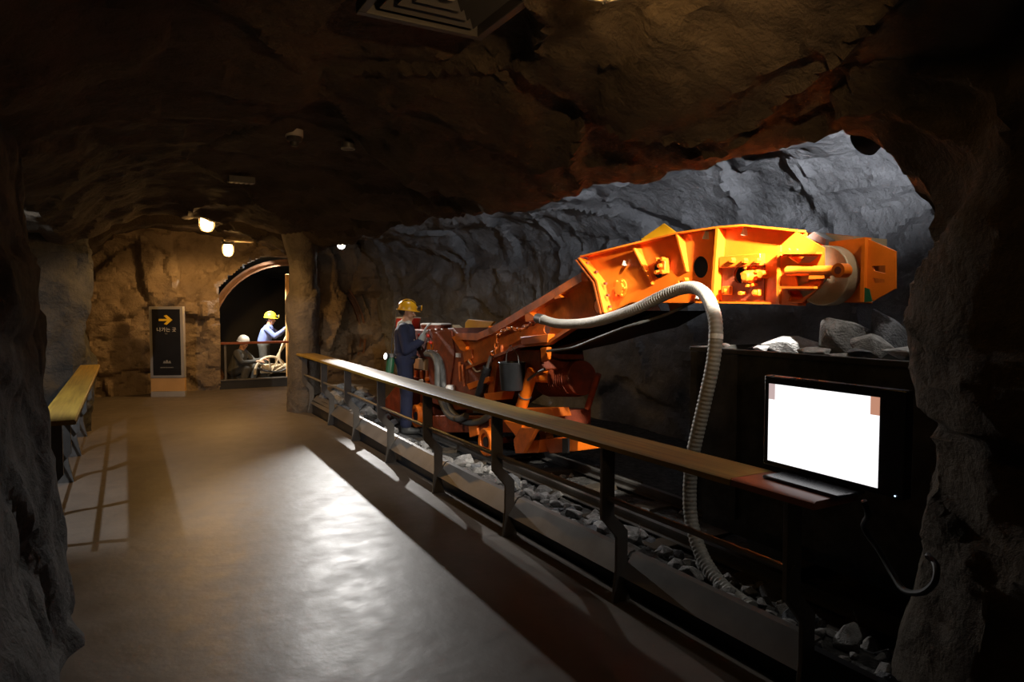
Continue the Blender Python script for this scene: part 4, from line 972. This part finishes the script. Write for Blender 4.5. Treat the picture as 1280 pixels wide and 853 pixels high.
# ================================================================== things hanging on the machine
pl = thing('pail', tuple(S(c2(655,487), XB-.14)), 'dark grey metal pail hanging under the boom', 'pail')
p0 = S(c2(657,484), XB-.14); p1 = S(c2(657,372), XB-.14)
hp_ = (p1.z - p0.z)
pb = MB().lathe([(.0,.004),(.108,0),(.112,.006),(.130,hp_-.01),(.136,hp_),(.126,hp_),(.105,.02),(.0,.016)], p0, (0,0,1), 32).build('body', 'bucket', pl)
MB().ring((p0.x, p0.y, p0.z+hp_), (0,0,1), .132, .006, 32, 6).build('rim', 'bucket', pl)
top_ = S(c2(650,300), XB-.12)
MB().tube([Vector((p0.x, p0.y+.13, p0.z+hp_-.01)), Vector((p0.x, p0.y+.11, p0.z+hp_+.08)), top_, Vector((p0.x, p0.y-.11, p0.z+hp_+.08)), Vector((p0.x, p0.y-.13, p0.z+hp_-.01))], .004, 6).build('bail_wire', 'steel', pl)
# big corrugated hose
hpts = [S(p, x) for p, x in (((676,399),3.24),((700,405),3.23),((740,403),3.22),((790,388),3.21),((835,367),3.20),((862,359.5),3.18),((879,366),3.12),((890,385),3.04),((895,412),2.985),((891,455),2.965),((879,510),2.945),((866,570),2.92),((862,620),2.91),((866,660),2.89),((880,700),2.85),((905,735),2.80),((940,762),2.74))]
hz = thing('ribbed_hose', tuple(hpts[-1]), 'thick pale ribbed hose hanging from the boom down to the stones', 'hose')
pp = even(spline(hpts, 14), .0065)
MB().tube(pp, .040, 14, (1.04, 1.04, .97, .97)).build('hose_body', 'hose', hz)
c, d_ = pp[0], (pp[0]-pp[6]).normalized(); MB().cyl(c - d_*.05, c + d_*.06, .047, .044, 18).build('hose_coupling', 'steel', hz)
i_ = int(len(pp)*.58); MB().tube(pp[i_:i_+5], .0425, 14).build('hose_clip', 'white', hz)
# ================================================================== people
def make_person(root, bones, voxel, mats, name='body', smooth=6):
    """bones: (p0, p1, r0, r1, material index); one continuous surface grown round them"""
    mb = MB()
    for a, b2, ra, rb, mi in bones:
        a, b2 = Vector(a), Vector(b2); n = 14
        if (b2-a).length < 1e-4: mb.ball(a, ra, n); continue
        q = (b2-a).to_track_quat('Z', 'Y'); L = (b2-a).length; pr = []
        for j in range(5): t = math.pi/2*(1-j/4); pr.append((ra*math.cos(t)+1e-4, -ra*math.sin(t)))
        for j in range(5): t = math.pi/2*j/4; pr.append((rb*math.cos(t)+1e-4, L+rb*math.sin(t)))
        mb.lathe(pr, a, tuple(b2-a), n)
    me = mb.mesh('tmp', (0,0,0), 0); o = bpy.data.objects.new('tmp_body', me); COL.objects.link(o)
    r_ = o.modifiers.new('r', 'REMESH'); r_.mode = 'VOXEL'; r_.voxel_size = voxel; r_.use_smooth_shade = True
    s_ = o.modifiers.new('s', 'SMOOTH'); s_.iterations = smooth; s_.factor = .5
    dg = bpy.context.evaluated_depsgraph_get(); dg.update()
    out = bpy.data.meshes.new_from_object(o.evaluated_get(dg)); bpy.data.objects.remove(o)
    out.name = name; out.materials.clear()
    for k in mats: out.materials.append(M[k])
    A = np.array([b_[0] for b_ in bones]); B = np.array([b_[1] for b_ in bones]); R0 = np.array([b_[2] for b_ in bones]); R1 = np.array([b_[3] for b_ in bones])
    mi = np.array([b_[4] for b_ in bones]); n = len(out.polygons); ctr = np.empty(n*3); out.polygons.foreach_get('center', ctr); ctr = ctr.reshape(-1, 3)
    best = np.full(n, 1e9); idx = np.zeros(n, int)
    for k in range(len(bones)):
        ab = B[k]-A[k]; L2 = max(1e-9, ab@ab); t = np.clip((ctr-A[k])@ab/L2, 0, 1)
        d = np.linalg.norm(ctr-(A[k]+t[:, None]*ab), axis=1) - (R0[k]+(R1[k]-R0[k])*t)
        w = d < best; best[w] = d[w]; idx[w] = mi[k]
    out.polygons.foreach_set('material_index', idx.astype(np.int32)); out.polygons.foreach_set('use_smooth', [True]*n); out.update()
    ob = bpy.data.objects.new(name, out); COL.objects.link(ob); ob.parent = root; ORG[ob.name] = Vector((0,0,0)); return ob
def hand(bones, w, d, nrm, side, mi, s=1.0, curl=.7):
    """palm at wrist w pointing along d, nrm = palm normal; five fingers, thumb off the side"""
    d = Vector(d).normalized(); nrm = (Vector(nrm) - d*Vector(nrm).dot(d)).normalized(); s_ = d.cross(nrm)*side
    w = Vector(w); k = w + d*.085*s
    for o_ in (-.028, -.009, .010, .028): bones.append((w + d*.02*s + s_*o_*.7*s, k + s_*o_*s, .017*s, .014*s, mi))
    for o_, L in ((-.030,.062), (-.010,.078), (.010,.084), (.030,.076)):
        p = k + s_*o_*s; dd = d
        for j, f in enumerate((.45, .32, .23)):
            ang_ = curl*(.5 + .5*j); e = (dd*math.cos(ang_*.6) + nrm*math.sin(ang_*.6)).normalized(); q = p + e*L*f*1.15*s
            bones.append((p, q, .0105*s*(1-.1*j), .0095*s*(1-.1*j), mi)); p = q; dd = e
    t0 = w + d*.03*s + s_*.03*s; t1 = t0 + (d*.45 + s_*.75 + nrm*.35).normalized()*.045*s; t2 = t1 + (d*.8 + s_*.2 + nrm*.5).normalized()*.045*s
    bones += [(t0, t1, .015*s, .012*s, mi), (t1, t2, .012*s, .010*s, mi)]
def head_bones(c, f, sk, s=1.0):
    """c: centre of the head, f: facing direction"""
    f = Vector(f).normalized(); u = Vector((0,0,1)); u = (u - f*u.dot(f)).normalized(); l = u.cross(f); c = Vector(c)
    P = lambda a, b2, h: c + (f*a + l*b2 + u*h)*s
    return [(P(-.02,0,.03), P(.015,0,.03), .088*s, .082*s, sk), (P(.03,0,-.03), P(.045,0,-.075), .058*s, .040*s, sk), (P(.05,0,-.095), P(.055,0,-.098), .026*s, .024*s, sk),
            (P(.088,0,.012), P(.108,0,-.028), .009*s, .014*s, sk), (P(.075,-.03,.028), P(.075,.03,.028), .018*s, .018*s, sk),
            (P(.088,-.014,-.062), P(.088,.014,-.062), .009*s, .009*s, sk), (P(-.005,.083,.01), P(-.005,.085,-.03), .014*s, .010*s, sk), (P(-.005,-.083,.01), P(-.005,-.085,-.03), .014*s, .010*s, sk),
            (P(.06,.035,-.03), P(.05,.045,-.05), .022*s, .022*s, sk), (P(.06,-.035,-.03), P(.05,-.045,-.05), .022*s, .022*s, sk)], P
def head_extras(root, P, f, s, helmet, lamp=True):
    er = P(0,0,0)
    org = Vector(root.location) if False else Vector((0,0,0))
    ORG[root.name] = org                       # parts below are given in the root's own frame
    for sd in (-1, 1): MB().ball(P(.078, sd*.032, .008), .0125*s, 10).build('eye', 'white', root)
    MB().ball(P(-.035, 0, .035), .090*s, 16, (1.0, 1.0, .95)).build('hair', 'hair', root)
    u = (P(0,0,1)-P(0,0,0)).normalized(); c = P(-.005, 0, .045)
    dome = MB().lathe([(.002,.125),(.035,.122),(.07,.108),(.097,.078),(.110,.035),(.113,.0),(.109,-.002),(.104,.03)], c, u, 28)
    fv = (P(1,0,0)-P(0,0,0)).normalized(); lv = (P(0,1,0)-P(0,0,0)).normalized()
    dome.v = [c + (v-c)*s + fv*((v-c).dot(fv)*.14*s) for v in dome.v]
    hm = dome.build('helmet', helmet, root)
    br = MB(); A, B = [], []
    for i in range(29):
        a = 2*math.pi*i/28; e = .012 + .035*max(0, math.cos(a))**2
        A.append(c + (fv*(.128*math.cos(a)) + lv*(.111*math.sin(a)))*s); B.append(c + (fv*((.128+e)*math.cos(a)) + lv*((.111+e)*math.sin(a)) - u*.012)*s)
    n = len(A); br.add(A + B + [p - u*.006*s for p in A + B], [(i, i+1, n+i+1, n+i) for i in range(n-1)] + [(2*n+i, 3*n+i, 3*n+i+1, 2*n+i+1) for i in range(n-1)] + [(n+i, n+i+1, 3*n+i+1, 3*n+i) for i in range(n-1)])
    br.build('brim', helmet, hm)
    rd = MB().tube([c + (fv*(.128*math.cos(t)) + u*(.128*math.sin(t)))*s for t in np.linspace(.3, math.pi-.3, 14)], .010*s, 8); rd.build('crest', helmet, hm)
    if lamp:
        q = P(.135, 0, .085); lp = MB().cyl(q, q + fv*.045*s, .024*s, .034*s, 16).build('head_lamp', 'black', hm)
        MB().ring(q + fv*.045*s, tuple(fv), .032*s, .006*s, 18, 6).build('lamp_ring', helmet, lp)
    return hm

# ---- worker at the controls
wp = S((507, 541), 3.19); wk = thing('person', (3.19, wp.y, ground_h(3.19, wp.y) + .008), 'worker in navy overalls and yellow helmet standing at the machine controls', 'person')
wk.rotation_euler = (0, 0, math.radians(-28)); ORG[wk.name] = Vector((0,0,0))
NB, SK, GL, BT, TW = 0, 1, 2, 3, 4
bn = [((0,0,1.02),(0.01,0,1.10),.150,.150,NB), ((0.0,-.05,1.10),(0.0,-.06,1.30),.125,.135,NB), ((0.0,.05,1.10),(0.0,.06,1.30),.125,.135,NB), ((0,-.13,1.375),(0,.13,1.375),.080,.080,NB), ((.01,0,1.18),(.01,0,1.34),.14,.13,NB),
      ((0,-.06,.98),(0,.06,.98),.135,.135,NB), ((0.0,0,1.40),(.02,0,1.50),.062,.055,SK), ((-.03,0,1.415),(.03,0,1.43),.075,.070,TW),
      ((0,.095,.95),(.015,.105,.50),.105,.082,NB), ((.015,.105,.50),(-.01,.11,.14),.080,.078,NB), ((0,-.095,.95),(.03,-.10,.50),.105,.082,NB), ((.03,-.10,.50),(.02,-.11,.14),.080,.078,NB),
      ((-.01,.11,.20),(-.01,.11,.07),.070,.058,BT), ((-.03,.11,.045),(.14,.125,.04),.048,.042,BT), ((.02,-.11,.20),(.02,-.11,.07),.070,.058,BT), ((0,-.11,.045),(.17,-.125,.04),.048,.042,BT),
      # right arm (towards the viewer): forearm raised to the levers
      ((0,-.185,1.37),(.05,-.235,1.10),.072,.060,NB), ((.05,-.235,1.10),(.225,-.20,1.215),.060,.050,NB), ((.225,-.20,1.215),(.255,-.195,1.285),.046,.040,GL),
      # left arm
      ((0,.185,1.37),(.10,.21,1.12),.072,.060,NB), ((.10,.21,1.12),(.30,.15,1.17),.060,.048,NB), ((.30,.15,1.17),(.34,.14,1.21),.044,.038,GL)]
hand(bn, (.255,-.195,1.285), (.35,.05,.9), (.9,.1,-.3), 1, GL, 1.15, .55)
hand(bn, (.34,.14,1.21), (.6,-.05,.75), (.8,0,-.55), -1, GL, 1.1, .6)
hb_, P = head_bones((.035, 0, 1.585), (1, 0, -.12), SK, .98); bn += hb_
make_person(wk, bn, .0085, ['blue_cloth', 'skin', 'glove', 'boot', 'towel'])
hm = head_extras(wk, P, (1,0,0), 1.0, 'helmet')
MB().tube(spline([P(.135,0,.10), P(.02,-.06,.175), P(-.11,-.05,.10), (-.11,-.05,1.50), (-.155,-.05,1.30), (-.17,-.06,1.05)], 6), .006, 6).build('lamp_cable', 'black', wk)
MB().tube(spline([(-.05,-.10,1.425), (.03,-.11,1.38), (.085,-.08,1.30), (.115,-.06,1.22)], 6), .022, 8).build('towel_end', 'towel', wk)
MB().ring((0, 0, 1.0), (0,0,1), .158, .020, 28, 8).build('belt', 'black', wk)
bp_ = MB().cyl((-.19,-.10,.80), (-.17,-.08,1.0), .052, n=18).build('canister', 'green', wk, bevel=.006)
MB().cyl((-.17,-.08,1.0), (-.165,-.075,1.05), .054, .05, 18).build('canister_cap', 'steel', bp_)
t_ = MB().lathe([(.02,-.06),(.035,-.05),(.04,-.01),(.05,.0),(.05,.012),(.0,.014)], (-.225,-.115,1.02), (-.75,-.62,.1), 20).build('belt_torch', 'black', wk)
MB().cyl((-.225-.012,-.115-.010,1.0216), (-.225-.0135,-.115-.0112,1.0219), .042, n=18).build('torch_lens', 'lens_soft', t_)

# ================================================================== diorama behind the far wall
DZ = -.12
b_ = MB().box((0.9, 15.0, DZ-.1), (5.0, 19.0, DZ)); struct(b_.build('floor', 'gravel', origin=(0,0,0), ang=0), 'dark floor of the diorama tunnel')
def dio_fn(a, y):      # round tunnel bore behind the opening
    r_ = 1.86 - .12*(y-15.2); return (3.1 - r_*math.cos(a), y, 1.0 + r_*math.sin(a))
rock_surface('wall_diorama', dio_fn, list(np.linspace(-.62, math.pi+.62, 90)), lin(15.25, 18.6, .07), .05, 'rock_left', 41.0, (1.2,1.2,1.2), label='dark round tunnel bore behind the far opening')
b_ = MB().box((0.6, 18.6, -.3), (5.6, 18.7, 3.4)); struct(b_.build('wall_diorama', 'black', origin=(0,0,0), ang=0), 'black end of the diorama tunnel')
rg = thing('steel_arch', (3.1, 15.3, DZ), 'rusty round steel arch framing the dark diorama tunnel', 'arch')
def arch_part(y, name, r0, r1, w, material, a0, a1, n=40):
    m_ = MB(); rows = []
    for i in range(n+1):
        a = a0 + (a1-a0)*i/n; cs, sn = math.cos(a), math.sin(a)
        rows.append([Vector((3.1 - r*cs, yy, 1.0 + r*sn)) for r, yy in ((r0, y), (r1, y), (r1, y+w), (r0, y+w))])
    vs2 = [p for r_ in rows for p in r_]; fs = [(j*4+i, j*4+(i+1) % 4, (j+1)*4+(i+1) % 4, (j+1)*4+i) for j in range(n) for i in range(4)] + [(0,1,2,3), (n*4, n*4+1, n*4+2, n*4+3)]
    return m_.add(vs2, fs).build(name, material, rg)
M['arch_rust'] = mat('rusty_steel_arch', (0.20, 0.09, 0.035), 0.6, var=0.4, scale=6)
arch_part(15.22, 'outer_flange', 1.64, 1.68, .12, 'arch_rust', -.55, math.pi+.55)
arch_part(15.26, 'web', 1.57, 1.64, .03, 'arch_rust', -.55, math.pi+.55)
arch_part(15.22, 'inner_flange', 1.54, 1.57, .12, 'arch_rust', -.55, math.pi+.55)
# railing and sill before the diorama
dr = thing('railing', (2.4, 14.75, 0), 'thin brown rail across the opening of the far diorama', 'railing')
MB().box((1.62, 14.66, .90), (3.3, 14.76, .945)).build('top_bar', 'wood_red', dr, bevel=.006)
for x in (1.72, 2.98): MB().box((x-.02, 14.70, 0), (x+.02, 14.73, .9)).build('post', 'steel', dr)
MB().box((1.60, 14.68, 0), (3.3, 14.78, .17)).build('sill_board', 'black', dr)
MB().box((1.60, 14.66, .17), (3.3, 14.79, .19)).build('sill_cap', 'steel', dr)
# standing worker
q = pix(330, 440, Y=15.75)
w2 = thing('person', (q.x, 15.75, DZ), 'worker in light blue shirt and bright yellow helmet reaching up in the far diorama', 'person')
w2.rotation_euler = (0, 0, math.radians(-20)); ORG[w2.name] = Vector((0,0,0))
lean = .10
bn = [((0,-.05,.95),(0,.05,.95),.13,.13,2), ((0,-.05,1.02),(lean*.6,-.05,1.22),.125,.125,0), ((0,.05,1.02),(lean*.6,.05,1.22),.125,.125,0), ((lean,-.13,1.30),(lean,.13,1.30),.075,.075,0), ((lean*.5,0,1.1),(lean,0,1.28),.13,.12,0),
      ((lean,0,1.33),(lean+.03,0,1.42),.058,.054,1), ((0,.09,.92),(.05,.10,.50),.10,.08,2), ((.05,.10,.5),(0,.10,.12),.08,.07,2), ((0,-.09,.92),(.02,-.10,.50),.10,.08,2), ((.02,-.10,.5),(-.03,-.10,.12),.08,.07,2),
      ((0,.10,.06),(.13,.11,.04),.05,.042,3), ((-.03,-.10,.06),(.10,-.11,.04),.05,.042,3),
      ((lean,-.18,1.29),(.27,-.21,1.13),.066,.055,0), ((.27,-.21,1.13),(.44,-.16,1.26),.055,.044,0), ((lean,.18,1.29),(.30,.18,1.16),.066,.055,0), ((.30,.18,1.16),(.45,.10,1.30),.055,.044,0)]
hand(bn, (.45,-.155,1.27), (.65,.1,.7), (.7,0,-.6), 1, 1, 1.1, .8); hand(bn, (.46,.095,1.31), (.65,-.1,.7), (.7,0,-.6), -1, 1, 1.1, .8)
hb_, P = head_bones((lean+.045, 0, 1.50), (1, 0, -.1), 1, .98); bn += hb_
make_person(w2, bn, .011, ['blue_shirt', 'skin', 'dark_cloth', 'boot'], smooth=4)
head_extras(w2, P, (1,0,0), 1.0, 'helmet_pale')
# crouching worker
q = pix(300, 455, Y=15.5)
w3 = thing('person', (q.x, 15.5, DZ), 'crouching worker in dark clothes and grey helmet behind the thin rail', 'person')
w3.rotation_euler = (0, 0, math.radians(-35)); ORG[w3.name] = Vector((0,0,0))
bn = [((-.12,-.06,.40),(-.12,.06,.40),.135,.135,0), ((-.11,-.05,.45),(.0,-.06,.70),.125,.13,0), ((-.11,.05,.45),(.0,.06,.70),.125,.13,0), ((.02,-.14,.80),(.02,.14,.80),.078,.078,0), ((-.05,0,.55),(.01,0,.76),.14,.12,0),
      ((.03,0,.83),(.06,0,.93),.058,.054,1), ((-.10,.11,.38),(.26,.18,.50),.10,.08,0), ((.26,.18,.50),(.16,.18,.12),.078,.068,0), ((-.10,-.11,.38),(.25,-.19,.48),.10,.08,0), ((.25,-.19,.48),(.13,-.19,.12),.078,.068,0),
      ((.15,.18,.06),(.28,.19,.04),.05,.042,2), ((.12,-.19,.06),(.25,-.20,.04),.05,.042,2), ((-.10,0,.30),(-.10,0,.14),.14,.15,0),
      ((.02,-.19,.79),(.17,-.24,.60),.066,.055,0), ((.17,-.24,.60),(.40,-.14,.62),.055,.044,0), ((.02,.19,.79),(.20,.24,.60),.066,.055,0), ((.20,.24,.60),(.42,.12,.64),.055,.044,0)]
hand(bn, (.41,-.135,.62), (.9,.1,.1), (0,.3,-.9), 1, 1, 1.1, .8); hand(bn, (.43,.115,.64), (.9,-.1,.1), (0,-.3,-.9), -1, 1, 1.1, .8)
hb_, P = head_bones((.08, 0, 1.00), (1, 0, -.25), 1, .98); bn += hb_
make_person(w3, bn, .011, ['dark_cloth', 'skin', 'boot'], smooth=4)
head_extras(w3, P, (1,0,0), 1.0, 'helmet_grey', False)
# drilling rig with hoops and hoses
q = pix(345, 460, Y=15.3); X0 = q.x
dg_ = thing('drill_rig', (X0, 15.45, DZ), 'pale drilling rig with curved hoses before the reaching worker', 'drill')
MB().box((X0-.35, 15.35, DZ), (X0+.35, 15.75, DZ+.16)).build('base_frame', 'cream', dg_, bevel=.01)
MB().cyl((X0-.30, 15.45, .32), (X0+.32, 15.45, .32), .10, n=20).build('motor', 'cream', dg_, bevel=.01)
MB().ring((X0-.10, 15.33, .22), (.3,-1,.1), .36, .028, 30, 8, 0, math.pi).build('wheel_hoop', 'cream', dg_)
for a in (.5, 1.1, 1.7, 2.4):
    d = Vector((math.cos(a), 0, math.sin(a))); MB().cyl(Vector((X0-.10, 15.34, .22)), Vector((X0-.10, 15.34, .22)) + d*.35, .012, n=8).build('spoke', 'cream', dg_)
for k, (a, b2) in enumerate((((X0+.2, 15.38, .30), (X0+.36, 15.4, 1.15)), ((X0+.1, 15.4, .30), (X0+.40, 15.42, .95)))):
    a, b2 = Vector(a), Vector(b2); MB().tube(spline([a, a.lerp(b2, .3) + Vector((-.16,0,.02)), a.lerp(b2, .7) + Vector((-.10,0,.05)), b2], 8), .024, 10).build('hose', 'cream', dg_)
MB().tube(spline([(X0-.42, 15.36, .36), (X0-.2, 15.3, .28), (X0+.1, 15.3, .26), (X0+.3, 15.33, .42), (X0+.34, 15.35, .75)], 8), .02, 10).build('hose', 'black', dg_)
MB().cyl((X0+.30, 15.5, 1.18), (X0+.75, 15.5, 1.30), .05, n=16).build('drill_head', 'cream', dg_)
MB().cyl((X0+.40, 15.48, DZ), (X0+.45, 15.48, 1.25), .045, n=14).build('stand_post', 'yellow', dg_)
XT = pix(359, 400, Y=15.12).x
tag(MB().prism([(XT-.035, 15.05, DZ), (XT+.06, 15.05, DZ), (XT+.045, 15.05, 2.35), (XT-.03, 15.05, 2.35)], (0, .1, 0)).build('timber_prop', 'wood_pale', bevel=.008), 'upright pale timber prop at the right edge of the diorama', 'prop')
spot_light('spot_beam_diorama', (2.1, 14.95, 2.42), (3.2, 15.5, .7), 600, 70, .6, (1.0, .93, .8))
spot_light('spot_beam_diorama_top', (3.12, 15.08, 2.45), (1.75, 15.3, 2.1), 260, 80, .6, (1.0, .97, .92))
SPOTS['diorama'] = ((2.1, 14.95, 2.42), (3.2, 15.5, .7)); SPOTS['diorama_top'] = ((3.12, 15.08, 2.45), (1.75, 15.3, 2.1))
spotlight('diorama', 'small spotlight inside the top of the diorama opening', 'lens_dim', .1)
spotlight('diorama_top', 'small spotlight at the right end of the diorama opening', 'lens_dim', .15)
